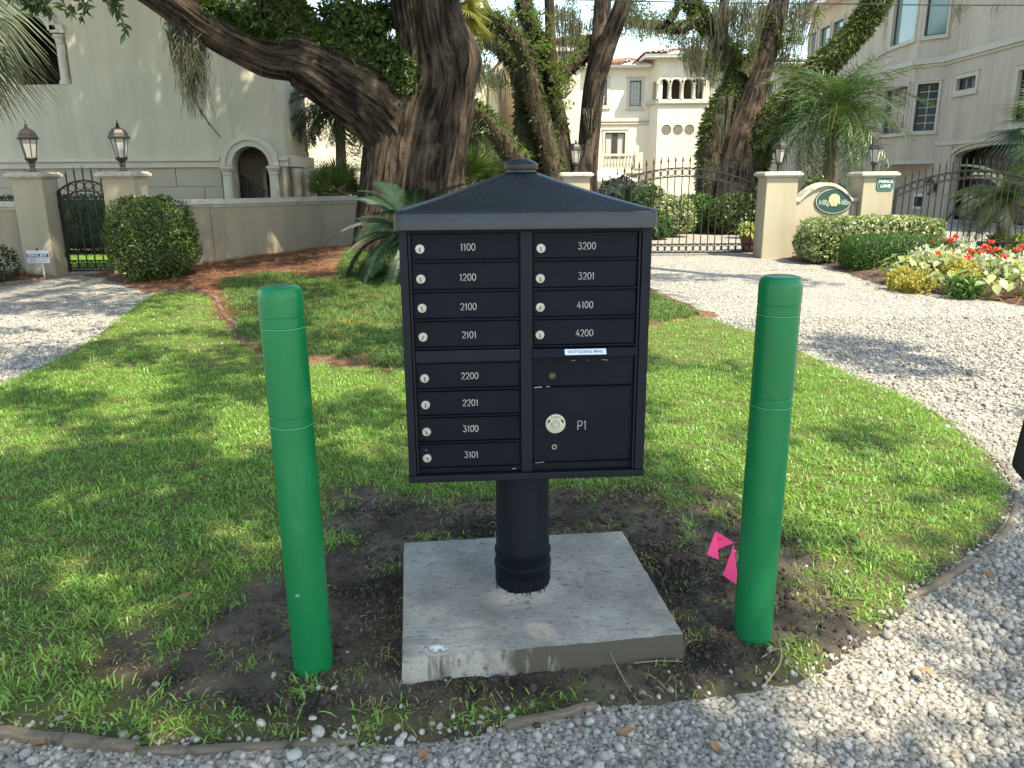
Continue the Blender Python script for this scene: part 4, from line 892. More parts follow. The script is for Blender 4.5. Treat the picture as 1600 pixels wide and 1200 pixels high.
# ---------------------------------------------------------------- cream villa with loggia tower
Ym = 48.0; vh = thing('villa', 'cream villa with terracotta roof, arched loggia tower and balcony', 'house', (P(1000, 290, Ym)[0], Ym, 0))
HM = Plane((P(866, 200, Ym)[0], Ym), (P(1290, 200, Ym)[0], Ym)); um = lambda px, py=200: HM.hit(px, py)[0]; zm = lambda py: HM.hit(1000, py)[1]
wins = [(um(982), um(1000), zm(166), zm(126), 4, 6), (um(934), um(947), zm(164), zm(124), 3, 6), (um(1097, 145), um(1110, 145), zm(166), zm(128), 3, 6), (um(946), um(977), zm(248), zm(207), 0, 0), (um(1235, 150), um(1250, 150), zm(166), zm(128), 3, 6)]
bm_obj(holed(HM, rect(0, HM.L, -.1, zm(104)), [rect(*w[:4]) for w in wins], .3), 'front_wall', m_hm, vh)
for k, w in enumerate(wins):
    if k == 3:
        wo = window(HM, *w[:4], vh, 0, 0, m_curtain, .16); a, b = w[0], w[1]; slab(HM, (a+b)/2-.16, (a+b)/2+.16, w[2]+.05, w[3]-.05, -.12, -.06, 'door_stile', m_frame, wo)
    else: window(HM, *w[:4], vh, w[4], w[5], None, .16, bar=.04)
for (a, b) in ((0, um(1012)), (um(1104), HM.L)): slab(HM, a, b, zm(194), zm(191), .002, .10, 'string_course', m_trim, vh); slab(HM, a, b, zm(190), zm(187), .002, .14, 'string_course', m_trim, vh)
slab(HM, -.5, um(1012), zm(106), zm(103), -.2, .55, 'eave', m_eave, vh); slab(HM, um(1104), HM.L, zm(106), zm(103), -.2, .55, 'eave', m_eave, vh)
tile_slope((HM.at(-.8, zm(103), .7), HM.at(um(1015), zm(103), .7), HM.at(um(1000), zm(74), -4.5), HM.at(um(985), zm(74), -4.5)), .32, 'roof', vh, amp=.07)
tile_slope((HM.at(um(1100), zm(103), .7), HM.at(HM.L+.6, zm(103), .7), HM.at(HM.L-3, zm(74), -4.5), HM.at(um(1130), zm(74), -4.5)), .32, 'roof', vh, amp=.07)
tile_slope((HM.at(-1.0, zm(103)+.2, -3), HM.at(um(1000), zm(80), -4), HM.at(um(980), zm(76), -8), HM.at(1.0, zm(78), -8)), .32, 'roof', vh, amp=.07)
# tower: flat front with splayed left side
TA = HM.at(um(1012), 0, 0)[:2]; TB = HM.at(um(1022), 0, 1.0)[:2]; TC = HM.at(um(1098), 0, 1.0)[:2]; TD = HM.at(um(1106), 0, 0)[:2]
HT = Plane(TB, TC); HS = Plane(TA, TB); HR = Plane(TC, TD); ut = lambda px, py=140: HT.hit(px, py)[0]; zt_ = lambda py: HT.hit(1050, py)[1]
ars = [arched(ut(c-7), ut(c+7), zt_(155), zt_(131)) for c in (1037, 1056, 1075, 1092)]
circ = [[(ut(c, 203)+.30*math.cos(a), zt_(203)+.30*math.sin(a)) for a in np.linspace(0, 2*math.pi, 20, endpoint=False)] for c in (1041, 1059, 1077)]
bm_obj(holed(HT, rect(0, HT.L, -.1, zt_(90)), ars+circ, .25), 'tower_front', m_hm, vh); ls, zs3 = HS.L, zt_(131)
bm_obj(holed(HS, rect(0, HS.L, -.1, zt_(90)), [arched(ls*.35, ls*.72, zt_(155), zs3)], .25), 'tower_side', m_hm, vh); bm_obj(holed(HR, rect(0, HR.L, -.1, zt_(90)), [], .25), 'tower_side', m_hm, vh)
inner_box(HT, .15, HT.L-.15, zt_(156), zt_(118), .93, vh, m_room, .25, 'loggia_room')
for c in (1028, 1046.5, 1065.5, 1084): column(HT, ut(c), zt_(155), zt_(130), .09, .03, vh)
for c in (1037, 1056, 1075, 1092): arch_band(HT, ut(c), zt_(131), ut(c+7)-ut(c), ut(c+7)-ut(c)+.16, .002, .08, vh, 'archivolt', m_trim)
for pl2, L_ in ((HT, HT.L), (HS, HS.L)): slab(pl2, -.04, L_+.04, zt_(162), zt_(156), .002, .15, 'loggia_sill', m_trim, vh, .02)
m_med = mat('carved_medallion', (.15, .138, .11), .9, .3, 14, .8, 12, .05)
for c in (1041, 1059, 1077): q = HT.at(ut(c, 203), zt_(203), -.03); MB().prism([(.31*math.cos(a), .31*math.sin(a)) for a in np.linspace(0, 6.283, 20, endpoint=False)], lambda a, b, k: (q[0]+a, q[1]+(0, .06)[k], q[2]+b)).build('medallion', m_med, vh); slab(HT, ut(c, 240)-.012, ut(c, 240)+.012, 0, zt_(212), .001, .012, 'joint_line', m_trim, vh)
slab(HT, -.9, HT.L+.9, zt_(91), zt_(86), -3, .6, 'eave', m_eave, vh); pk = HT.at(HT.L/2, zt_(69), -2)
e0, e1, e2, e3 = HT.at(-1, zt_(86), .7), HT.at(HT.L+1, zt_(86), .7), HT.at(HT.L+1, zt_(86), -4), HT.at(-1, zt_(86), -4)
tile_slope((e0, e1, pk, pk), .32, 'tower_roof', vh, amp=.07); tile_slope((e3, e0, pk, pk), .32, 'tower_roof', vh, amp=.07); tile_slope((e1, e2, pk, pk), .32, 'tower_roof', vh, amp=.07)
# balcony
bz0, bz1 = zm(264), zm(241); b0, b1_ = um(928, 250), um(999, 250)
bal = slab(HM, b0, b1_, bz0-.25, bz0, 0.002, 1.2, 'balcony', m_trim, vh); slab(HM, b0, b1_, bz1-.14, bz1, .95, 1.2, 'balcony_rail', m_trim, bal, .02)
for u0 in (b0, b1_-.45): slab(HM, u0, u0+.45, bz0, bz1+.08, .85, 1.25, 'balcony_post', m_trim, bal)
nb = 10; bp = MB().lathe([(.05, 0), (.05, .06), (.09, .22), (.09, .32), (.045, .6), (.05, bz1-bz0-.14)], 8).mesh('baluster', m_trim, 40)
for i in range(nb): u = b0+.45+(b1_-b0-.9)*(i+.5)/nb; q = HM.at(u, bz0, 1.08); link('baluster', bp.copy() if False else bp, bal, tuple(q-np.array(vh.location)))
for c in bal.children: pass
reparent(vh)
# shared baluster mesh was shifted once per use by reparent: restore it
bp.transform(Matrix.Translation(vh.location*nb))
mass('rear_mass', [(0, .5), (6, .5), (6, 9), (0, 9)], 0, zm(110), m_hm, vh)
# ---------------------------------------------------------------- beige house along the right side
X0 = 17.0; rh = thing('beige_house', 'tall beige stucco house with bay windows and garage on the right', 'house', (X0, 30, 0)); ZE_ = 10.4
Y1 = 32.0; Q = [(17, 32.0), (16.2, 32.8), (16.2, 35.5), (17, 36.3)]
HB = Plane((17, 36.3), (17, 47)); HB = Plane((17, 47), (17, 36.3)); HA = Plane((17, 32), (17, 20)); 
uh = lambda pl, px, py: pl.hit(px, py)
def wpx(pl, xa, xb, ya, yb):                       # window in a plane from pixel corners (top-left y, bottom-left y at xa)
    u0, z1 = pl.hit(xa, ya); u1, _ = pl.hit(xb, ya); _, z0 = pl.hit(xa, yb); return min(u0, u1), max(u0, u1), z0, z1
# near wall: garage opening, small window, edge window
gu0 = HA.hit(1481, 320)[0]; wn = [wpx(HA, 1497, 1526, 124, 142), wpx(HA, 1594, 1660, 110, 190)]
gar = [(gu0, .02), (gu0+5.4, .02), (gu0+5.4, 2.35)]+[(gu0+2.7+2.7*math.cos(a), 2.35+.35*math.sin(a)) for a in np.linspace(.15, math.pi-.15, 10)]+[(gu0, 2.35)]
bm_obj(holed(HA, rect(0, HA.L, -.1, ZE_), [gar]+[rect(*w) for w in wn], .3), 'wall_near', m_hr, rh)
inner_box(HA, gu0-.3, gu0+5.7, 0, 3, 1.2, rh, m_door, .3, 'garage'); 
for k in range(9): slab(HA, gu0+.1+k*.58, gu0+.1+k*.58+.54, .03, 2.6, -.75, -.70, 'garage_board', m_door, rh)
window(HA, *wn[0], rh, 3, 0, trim=.16, bar=.03); window(HA, *wn[1], rh, 2, 5, trim=.16, bar=.03)
fa = Plane((16.2, 32.8), (17, 32.0)); fb = Plane((16.2, 35.5), (16.2, 32.8)); fc = Plane((17, 36.3), (16.2, 35.5))
zl0, zl1 = PX(1413, 207, 16.4)[2], PX(1420, 136, 16.4)[2]; zu0 = PX(1440, 62, 16.6)[2]; zu1 = zu0+2.3
for pl2, mg in ((fa, .17), (fb, .35)):
    L_ = pl2.L; ws = [(mg, L_-mg, zl0, zl1), (mg, L_-mg, zu0, zu1)]
    bm_obj(holed(pl2, rect(0, L_, 2.3, ZE_), [rect(*w) for w in ws], .2), 'bay_wall', m_hr, rh); window(pl2, *ws[0], rh, 2 if mg < .3 else 4, 6, trim=.09, bar=.025); window(pl2, *ws[1], rh, 0, 0, m_glass2, .09)
bm_obj(holed(fc, rect(0, fc.L, 2.3, ZE_), [], .2), 'bay_wall', m_hr, rh); mass('bay_floor', [(16.2, 32.8), (17, 32.0), (17, 36.3), (16.2, 35.5)], 2.15, 2.297, m_trim, rh)
slab(Plane((17, 36.3), (17, 32)), 0, 4.3, -.1, 2.6, -.3, -.001, 'wall_under_bay', m_hr, rh)
wf = [wpx(HB, 1266, 1277, 54, 97), wpx(HB, 1283, 1298, 47, 84), wpx(HB, 1303, 1319, 40, 70), wpx(HB, 1325, 1336, 60, 96)]
zf0 = min(w[2] for w in wf[:3]); zf1 = max(w[3] for w in wf[:3]); wf = [(a, b, zf0, zf1) for a, b, c, d in wf]; wl = [wpx(HB, 1256, 1266, 170, 192)]
bm_obj(holed(HB, rect(0, HB.L, -.1, ZE_), [rect(*w) for w in wf+wl], .3), 'wall_far', m_hr, rh)
for w in wf: window(HB, *w, rh, 0, 0, m_glass2, .08)
window(HB, *wl[0], rh, 2, 3, trim=.12)
cz0 = PX(1470, 99, 17)[2]+.1
for pl2 in (HA, fa, fb, fc, HB):
    for dz, hh, o in ((-.22, .10, .06), (-.118, .12, .14), (.004, .10, .10)): slab(pl2, -.02 if pl2 is not HA else .0, pl2.L+.02, cz0+dz, cz0+dz+hh, .002, o, 'cornice', m_trim, rh)
for pl2 in (HA, HB): slab(pl2, 0, pl2.L, 2.82, 2.95, .002, .06, 'string_course', m_trim, rh)
for r0, (z0, z1) in enumerate(((0, .93), (.95, 1.88), (1.9, 2.8))):
    u = .02+(.5 if r0 % 2 else 0)
    while u < gu0-.25: slab(HA, u, min(u+1.18, gu0-.1), z0, z1, .002, .028, 'stone_panel', m_hr, rh); u += 1.2
arch_band(HA, gu0+2.7, 2.42, 2.75, 2.95, .002, .07, rh, 'archivolt', m_trim, .12, math.pi-.12, .16)
ev = MB(); 
for (a, b, c, d) in ((16.2, 17.2, 36.3, 47.6), (15.4, 17.2, 31.2, 36.3), (16.2, 17.2, 19.5, 31.2)): ev.box(((a+b)/2, (c+d)/2, ZE_+.12), (b-a, d-c-.004, .24))
ev.build('eave', m_eave, rh)
RP = Plane((16.1, 47.7), (16.1, 19.4)); tile_slope((RP.at(0, ZE_+.26), RP.at(RP.L, ZE_+.26), RP.at(RP.L-3, ZE_+2.4, -5), RP.at(3, ZE_+2.4, -5)), .3, 'roof', rh, amp=.07)
mass('far_mass', [(17.01, 46.7), (17.01, 47), (27, 47), (27, 46.7)], -.1, ZE_, m_hr, rh); mass('rear_mass', [(17.32, 20.2), (26, 20.2), (26, 46.6), (17.32, 46.6)], ZE_-.4, ZE_-.05, m_hr, rh)
v0 = PX(1437, 345, 17); v1 = PX(1457, 327, 17); u0, _ = HA.hit(1463, 340); wv = slab(Plane((17, 33.2), (17, 32.4)), 0, .8, .35, .95, .002, .05, 'vent_frame', m_eave, rh); slab(Plane((17, 33.2), (17, 32.4)), .1, .7, .45, .85, .051, .06, 'vent_opening', m_dark, wv)
reparent(rh)
# wall lanterns on the beige house
def wall_lantern(px, py, X, label):
    p = PX(px, py, X); t = thing('wall_lantern', label, 'lantern', tuple(p), 0, 'black wall lanterns on the beige house'); MB().box((-.03, 0, .0), (.06, .16, .34)).build('back_plate', m_iron, t, bevel=.01)
    MB().lathe([(.09, -.24), (.15, .14)], 6, (-.24, 0, 0)).build('glass', m_lglass, t); h = MB().lathe([(.2, .14), (.2, .17), (.13, .27), (.04, .33), (.01, .4)], 6, (-.24, 0, 0)).build('hood', m_iron, t)
    for k in range(6): a = k*math.pi/3; q = MB(); q.bar((-.24+.092*math.cos(a), .092*math.sin(a), -.25), (-.24+.152*math.cos(a), .152*math.sin(a), .15), .02); q.build('glazing_bar', m_iron, t)
    MB().lathe([(.02, -.32), (.1, -.25), (.1, -.24)], 8, (-.24, 0, 0)).build('base_cup', m_iron, t); MB().bar((-.03, 0, .16), (-.24, 0, .3), .03).build('bracket', m_iron, t)
wall_lantern(1319, 298, 17.0, 'black wall lantern just above the curved sign wall'); wall_lantern(1462, 292, 17.0, 'black wall lantern behind the right drive gate')
# garden parasol behind the drive gate
up = P(946, 290, 26); um_ = thing('parasol', 'white garden parasol below the villa balcony', 'parasol', (up[0], 26, 0)); m_canvas = mat('white_canvas', (.74, .75, .66), .8, .04)
zr = P(946, 283, 26)[2]; zk = P(946, 262, 26)[2]; MB().lathe([(1.02, zr), (1.0, zr+.06), (.45, zk-.12), (.40, zk-.10), (.02, zk)], 8).build('canopy', m_canvas, um_); MB().lathe([(.025, 0), (.025, zk-.05)], 8).build('pole', m_bronze, um_, 40); MB().lathe([(.28, 0), (.28, .06), (.04, .10)], 12).build('base', m_iron, um_, 40)
# overhead cable
ca_ = [P(-300, -60, 12), P(400, -16, 12), P(1000, 2, 12), P(1300, 6, 12), P(1600, 8, 12), P(2300, 4, 12)]
tag(MB().tube(spline(ca_, 40), .008, 6).build('overhead_cable', m_black, None, 40), 'thin dark cable strung across the upper right', 'cable')
# ================================================================== trees
def bark_mat(name, c1, c2, moss=None, sc=9):
    m, nt, b = new_mat(name); at = nt.nodes.new('ShaderNodeAttribute'); at.attribute_name = 'barkco'; mp = nt.nodes.new('ShaderNodeMapping'); mp.inputs['Scale'].default_value = (1, 1, .14); nt.links.new(at.outputs['Vector'], mp.inputs[0])
    nn = nt.nodes.new('ShaderNodeTexNoise'); nn.inputs['Scale'].default_value = sc; nn.inputs['Detail'].default_value = 8; nn.inputs['Roughness'].default_value = .68; nn.inputs['Distortion'].default_value = .5; nt.links.new(mp.outputs[0], nn.inputs['Vector']); n = nn.outputs['Fac']
    o = _mix(nt, _ramp(nt, n, .43, .62), c1, c2); o = _mix(nt, _ramp(nt, _noise(nt, 1.6, detail=4), .52, .68), o, tuple(np.array(c2)*1.25))
    if moss is not None:                          # moss and fern grow on the upper side of the limbs
        g = nt.nodes.new('ShaderNodeNewGeometry'); sx = nt.nodes.new('ShaderNodeSeparateXYZ'); nt.links.new(g.outputs['Normal'], sx.inputs[0])
        ad = nt.nodes.new('ShaderNodeMath'); ad.operation = 'ADD'; nt.links.new(sx.outputs[2], ad.inputs[0]); nt.links.new(_noise(nt, 3, detail=6), ad.inputs[1])
        o = _mix(nt, _ramp(nt, ad.outputs[0], .62, 1.0), o, moss)
    nt.links.new(o, b.inputs['Base Color']); b.inputs['Roughness'].default_value = .95; b.inputs['Specular IOR Level'].default_value = .2
    _bump(nt, n, 1.0, .09, b); return m
m_bark = bark_mat('oak_bark', (.009, .007, .0055), (.088, .065, .048), None, 11)
m_bark2 = bark_mat('mossy_bark', (.025, .018, .013), (.085, .062, .045), (.045, .062, .018), 9)
m_oakleaf = leaf_mat('oak_leaves', (.06, .10, .026), (.16, .21, .055), .45, .4)
m_fern = leaf_mat('resurrection_fern', (.018, .045, .010), (.075, .12, .025), .3, .5)
m_moss = leaf_mat('spanish_moss', (.075, .08, .058), (.15, .15, .115), .3, .9, .1)
def limb(mb, pts, n=14, rings=None, ridge=.10, fq=3.0, seed=0, caps=True):
    p = spline(np.array(pts), rings or max(8, len(pts)*7)); path, rad = p[:, :3], np.maximum(p[:, 3], .01)
    s = np.concatenate([[0], np.cumsum(np.linalg.norm(np.diff(path, axis=0), axis=1))]); th = np.arange(n)*2*math.pi/n
    q = np.stack([np.cos(th)[None, :]*fq+0*s[:, None], np.sin(th)[None, :]*fq+0*s[:, None], np.repeat(s[:, None]*.9, n, 1)], -1)
    q2 = q*np.array([3.2, 3.2, .8]); d = 1+ridge*1.3*(1-np.abs(2*fbm(q+seed*7.3, 3, seed)*1.15-1)-.6)+(ridge*1.6*(np.abs(2*fbm(q2+seed*4.1, 2, seed+3)*1.33-1)**.7-.45) if n >= 40 else 0)+.18*(vnoise(q*.35+seed*3.1, seed+9)-.5); mb.tube(path, rad, n, caps, d); mb.bark.append(np.stack([np.cos(th)[None, :]*rad.mean()*1.0+0*s[:, None], np.sin(th)[None, :]*rad.mean()+0*s[:, None], np.repeat(s[:, None], n, 1)], -1).reshape(-1, 3)+seed*3.7); return path, rad
def px_limb(pts, Y, ys=None): return [(*P(a, b, Y+(0 if ys is None else ys[i])), r*pxm(Y)) for i, (a, b, r) in enumerate(pts)]
def on_limb(path, rad, n, up=.2, spread=1.0):
    """points and outward directions on the upper side of a limb"""
    i = rng.integers(0, len(path)-1, n); f = rng.random(n)[:, None]; c = path[i]*(1-f)+path[i+1]*f; r = (rad[i]*(1-f[:, 0])+rad[i+1]*f[:, 0])
    d = rand_dirs(n); t = path[i+1]-path[i]; t /= np.linalg.norm(t, axis=1)[:, None]; d -= t*(d*t).sum(1)[:, None]; d[:, 2] += up; d -= t*(d*t).sum(1)[:, None]; d /= np.linalg.norm(d, axis=1)[:, None]
    return c+d*(r*spread)[:, None], d
def fern_cover(limbs, dens, L=.10, up=.5):
    out = []
    for path, rad in limbs:
        ln = np.linalg.norm(np.diff(path, axis=0), axis=1).sum(); n = int(dens*ln*rad.mean()*6); c, d = on_limb(path, rad, n, up)
        dd = d*.55+rand_dirs(n)*.6; dd[:, 2] -= .45; dd /= np.linalg.norm(dd, axis=1)[:, None]; Ls = L*rng.uniform(.5, 1.4, n); out.append(leaf_verts(c-d*.02, dd, d+rand_dirs(n)*.4, Ls, Ls*.24))
    return merge(out)
def moss_hank(a, n, length, rad, seg=6, w0=.022, curl=.013):
    """hanging beard of moss strands below point a"""
    st = np.array(a)+np.stack([rng.normal(0, rad, n), rng.normal(0, rad*.6, n), rng.normal(0, rad*.3, n)], -1); ln = length*rng.uniform(.25, 1, n)**1.2
    t = np.linspace(0, 1, seg); pth = np.repeat(st[:, None, :], seg, 1); pth[..., 2] -= ln[:, None]*t; con = (1-.55*t)[None, :, None]
    pth[..., :2] = np.array(a)[:2]+(pth[..., :2]-np.array(a)[:2])*con+np.cumsum(rng.normal(0, curl, (n, seg, 2)), 1)
    sd = rand_dirs(n); sd[:, 2] = 0; sd /= np.linalg.norm(sd, axis=1)[:, None]; return strips(pth, np.outer(rng.uniform(.5, 1.5, n)*w0, 1-.75*t), sd)
def blob(c, r, n): d = rand_dirs(n)*(rng.random(n)**(1/2.2))[:, None]; return np.array(c)+d*np.array(r)
def leaf_masses(lst, L=.075, per=1.0):
    """clumps seen through the picture: (px, py, rx, ry, Y, count)"""
    out = []
    for (px, py, rx, ry, Y, n) in lst:
        s = pxm(Y); nc = max(4, n//60); cc = blob(P(px, py, Y), (rx*s, rx*s*.8, ry*s), nc)
        pts = np.concatenate([blob(c, (.26, .26, .18), int(60*per)) for c in cc]); out.append(cloud_leaves(pts, L, L*.45, .35, (0, 0, -.25)))
    return merge(out)
# ---------------------------------------------------------------- the big live oak
Yo = 15.2; o1 = thing('live_oak', 'huge live oak with fern covered limb behind the mailbox', 'tree', (OAK[0], OAK[1], 0), 0, 'live oaks'); off1 = np.array([OAK[0], OAK[1], 0.])
tk = MB(); L1 = limb(tk, px_limb([(640, 460, 108), (644, 410, 92), (648, 340, 76), (653, 270, 68), (664, 200, 63), (680, 130, 55), (672, 60, 46), (664, 0, 46), (662, -120, 44), (655, -300, 36)], Yo), 160, 190, .11, 4.2, 1)
limb(tk, px_limb([(590, 450, 42), (588, 380, 34), (590, 300, 28), (596, 220, 24), (615, 150, 20)], Yo+.5), 40, 50, .12, 3, 2)
limb(tk, px_limb([(705, 190, 14), (718, 120, 26), (722, 90, 27), (706, 40, 20), (696, -20, 14)], Yo-.1), 32, 40, .10, 2.5, 3)
tk.build('trunk', m_bark, o1, 60, loc=None)
lb = MB(); A1 = limb(lb, px_limb([(668, 262, 50), (630, 208, 52), (580, 158, 48), (520, 118, 43), (462, 88, 36), (420, 86, 27), (370, 66, 24), (320, 36, 24), (262, -6, 24), (180, -60, 22), (60, -130, 18)], Yo, [0, -.1, -.2, -.4, -.6, -.8, -1, -1.2, -1.4, -1.8, -2.4]), 90, 170, .10, 3.2, 4)
A2 = limb(lb, px_limb([(520, 112, 34), (478, 74, 31), (448, 30, 27), (424, -20, 24), (400, -100, 22), (360, -220, 16)], Yo, [-.4, -.5, -.6, -.7, -1, -1.5]), 48, 70, .10, 3, 5)
tk2 = lb.build('limb', m_bark, o1, 60)
over = MB(); top = P(660, -120, Yo)
OV = [[(*(top+np.array([0, 0, -.4])), .52), (0.2, 13, 6.6, .42), (1.8, 9.5, 8.2, .34), (3.0, 5.5, 9.0, .24), (3.6, 1.5, 9.4, .12)], [(*(top+np.array([0, 0, .4])), .45), (-3.6, 13, 8.0, .36), (-5.0, 9.0, 9.2, .26), (-4.6, 4.5, 9.6, .16), (-4.0, 1.0, 9.8, .08)], [(*(top+np.array([0, 0, .8])), .45), (-5.5, 15.8, 9.4, .32), (-10, 16.2, 10.8, .2), (-13.5, 16.0, 11.4, .1)], [(*(top+np.array([0, 0, .2])), .4), (2.4, 14.0, 8.2, .3), (5.6, 11.0, 9.6, .2), (8.5, 7.6, 10.2, .1)]]
for k, p in enumerate(OV): limb(over, p, 14, 30, .05, 2, 20+k)
over.build('limb', m_bark2, o1, 60)
fv, ff = fern_cover([(A1[0][40:125], A1[1][40:125]*1.02), (A2[0][5:60], A2[1][5:60]*1.02)], 1000, .16, 1.5)
x2 = leaf_masses([(575, 62, 40, 36, Yo-.1, 2600), (612, 92, 30, 28, Yo-.3, 2000), (535, 34, 36, 36, Yo-.2, 2400), (634, 118, 16, 20, Yo-.6, 900), (400, 42, 22, 20, Yo-.8, 900), (360, 20, 26, 12, Yo-1.0, 700), (430, 60, 16, 14, Yo-.9, 500), (590, 20, 30, 20, Yo+.2, 1200)], .115)
fv, ff = merge([(fv, ff), x2]); link('fern_cover', raw_mesh('fern_cover', fv, ff, m_fern), o1)
# hanging moss under the left limb, with a long tail
hk = [moss_hank(P(280, 22, Yo-1.3), 260, 1.2, .08, 9, .02, .035), moss_hank(P(294, 50, Yo-1.3), 420, 1.4, .10, 10, .02, .035), moss_hank(P(311, 46, Yo-1.25), 40, .6, .05), moss_hank(P(270, 48, Yo-1.3), 25, .6, .10)]
tl = spline(np.array([P(296, 120, Yo-1.3), P(302, 150, Yo-1.3), P(315, 176, Yo-1.3), P(332, 200, Yo-1.3), P(345, 215, Yo-1.3)]), 14); hk.append(strips(np.stack([tl+rng.normal(0, .012, tl.shape) for _ in range(7)]), np.outer(np.ones(7), np.linspace(.03, .006, 14)), np.repeat([[1., 0, 0]], 7, 0)))
for (a, b, n, l) in ((405, 92, 20, .3), (345, 60, 16, .3), (440, 100, 12, .25), (330, 20, 40, .45)): hk.append(moss_hank(P(a, b, Yo-1), n, l, .12))
v, f = merge(hk); link('hanging_moss', raw_mesh('hanging_moss', v, f, m_moss), o1)
# leafy twigs dangling into the top left corner
tw = MB(); lv = []
for (pts) in ([(20, -60), (50, -10), (62, 8), (85, 22)], [(90, -50), (98, 0), (108, 16), (128, 24)], [(120, -50), (128, -2), (134, 22)], [(140, -60), (160, -4), (178, 8), (190, 30), (195, 50)], [(60, -50), (70, -4), (72, 12)], [(165, -40), (172, -6), (186, 4)], [(0, -50), (10, -12), (30, 0)], [(40, -50), (44, 0), (56, 14)]):
    q = spline(np.array([P(a, b, 8.6) for a, b in pts]), 12); tw.tube(q, np.linspace(.012, .004, 12), 5)
    for k in range(26):
        i = rng.integers(3, 12); d = rand_dirs(1)[0]; d[2] -= .3; d /= np.linalg.norm(d); lv.append((q[i], d))
c = np.array([a for a, b in lv]); d = np.array([b for a, b in lv]); m_gloss = leaf_mat('glossy_oak_leaf', (.022, .05, .024), (.06, .10, .035), .3, .25, .6, ((.32, .34, .04), .97)); Ls = .115*rng.uniform(.6, 1.25, len(c))
v, f = leaf_verts(c, d, rand_dirs(len(c)), Ls, Ls*.38); tw.build('twig', m_bark2, o1, 40); link('leaf_spray', raw_mesh('leaf_spray', v, f, m_gloss), o1)
# overhead crown: unseen foliage added and gapped to shape sun patches and wall shade
LIT = [(560, 598, 90, 24), (330, 478, 60, 14), (300, 545, 40, 14), (150, 505, 190, 10), (60, 530, 120, 8), (380, 690, 60, 40), (40, 690, 70, 26), (140, 905, 66, 36), (250, 770, 45, 14), (400, 838, 70, 18), (600, 455, 60, 26), (560, 505, 60, 14),
       (1085, 525, 85, 26), (1060, 600, 60, 14), (1140, 615, 50, 30), (1300, 640, 90, 24), (1440, 700, 170, 90), (1350, 770, 150, 60), (1200, 560, 110, 24), (1050, 545, 40, 20), (1040, 690, 40, 40), (1130, 790, 60, 24), (180, 600, 60, 20), (230, 690, 50, 14), (100, 800, 50, 16), (330, 640, 40, 12), (560, 700, 50, 22), (540, 780, 40, 14), (1280, 700, 70, 30), (1440, 830, 120, 34), (1300, 925, 90, 45), (1450, 1080, 160, 95), (1180, 1120, 90, 50), (1000, 868, 34, 26), (940, 300, 0, 0),
       (1300, 470, 250, 50), (1500, 560, 200, 75), (1150, 450, 120, 20), (60, 1170, 90, 30), (280, 1090, 60, 14), (640, 1165, 40, 22), (1080, 660, 40, 26), (1120, 730, 60, 22), (760, 645, 90, 14), (400, 430, 150, 10), (500, 385, 60, 14)]
SH = [(1340, 545, 75, 14), (1420, 575, 60, 12), (1090, 430, 90, 9), (1160, 575, 70, 10), (1540, 960, 70, 60), (1250, 440, 60, 6), (1350, 690, 60, 10)]
def lit_at(xy):
    px, zc = proj(np.concatenate([xy, np.zeros((len(xy), 1))], 1)); L_ = np.full(len(xy), .27)
    nz = fbm(np.stack([px[:, 0]/45, px[:, 1]/22, 0*zc], -1), 3, 4)-.45
    for cx, cy, rx, ry in LIT:
        if rx: L_ = np.maximum(L_, np.clip(2.5-1.35*np.hypot((px[:, 0]-cx)/rx, (px[:, 1]-cy)/ry)+nz*1.8, 0, 1))
    for cx, cy, rx, ry in SH: L_ = np.minimum(L_, 1-np.clip(1.7-1.25*np.hypot((px[:, 0]-cx)/rx, (px[:, 1]-cy)/ry)+nz, 0, .6))
    return np.where(zc < .3, .15, L_)
def canopy(nc, x0, x1, y0, y1, z0, z1, test=True, per=26, L=.15, zg=0.0):
    q = np.stack([rng.uniform(x0, x1, nc), rng.uniform(y0, y1, nc)], -1)
    if test: q = q[rng.random(len(q)) > lit_at(q)**.6]
    q = q[~((q[:, 0] > -10.6) & (q[:, 0] < -6.6) & (q[:, 1] > 14.9) & (q[:, 1] < 18.0))]
    z = rng.uniform(z0, z1, len(q)); p = np.concatenate([q, np.full((len(q), 1), zg)], 1)+SUNV*((z-zg)/SUNV[2])[:, None]
    pts = (p[:, None, :]+rng.normal(0, 1, (len(q), per, 3))*np.array([.115, .115, .08])).reshape(-1, 3); return cloud_leaves(pts, L, L*.5, .3)
can = [canopy(5200, -7.5, 5.2, 1.3, 13.5, 7.2, 9.8), canopy(1500, -3.0, 3.0, 1.5, 4.6, 7.4, 9.2, True, 26, .13), canopy(2600, -17, -3.5, 13.5, 19.5, 9.4, 11.5, False, 24, .16), canopy(2600, -17, -4.2, 20, 24.5, 10.2, 12.2, False, 24, .17, 0)]
v, f = merge(can); link('crown', raw_mesh('crown', v, f, m_oakleaf), o1)
for c in o1.children: c.data.transform(Matrix.Translation(-off1))
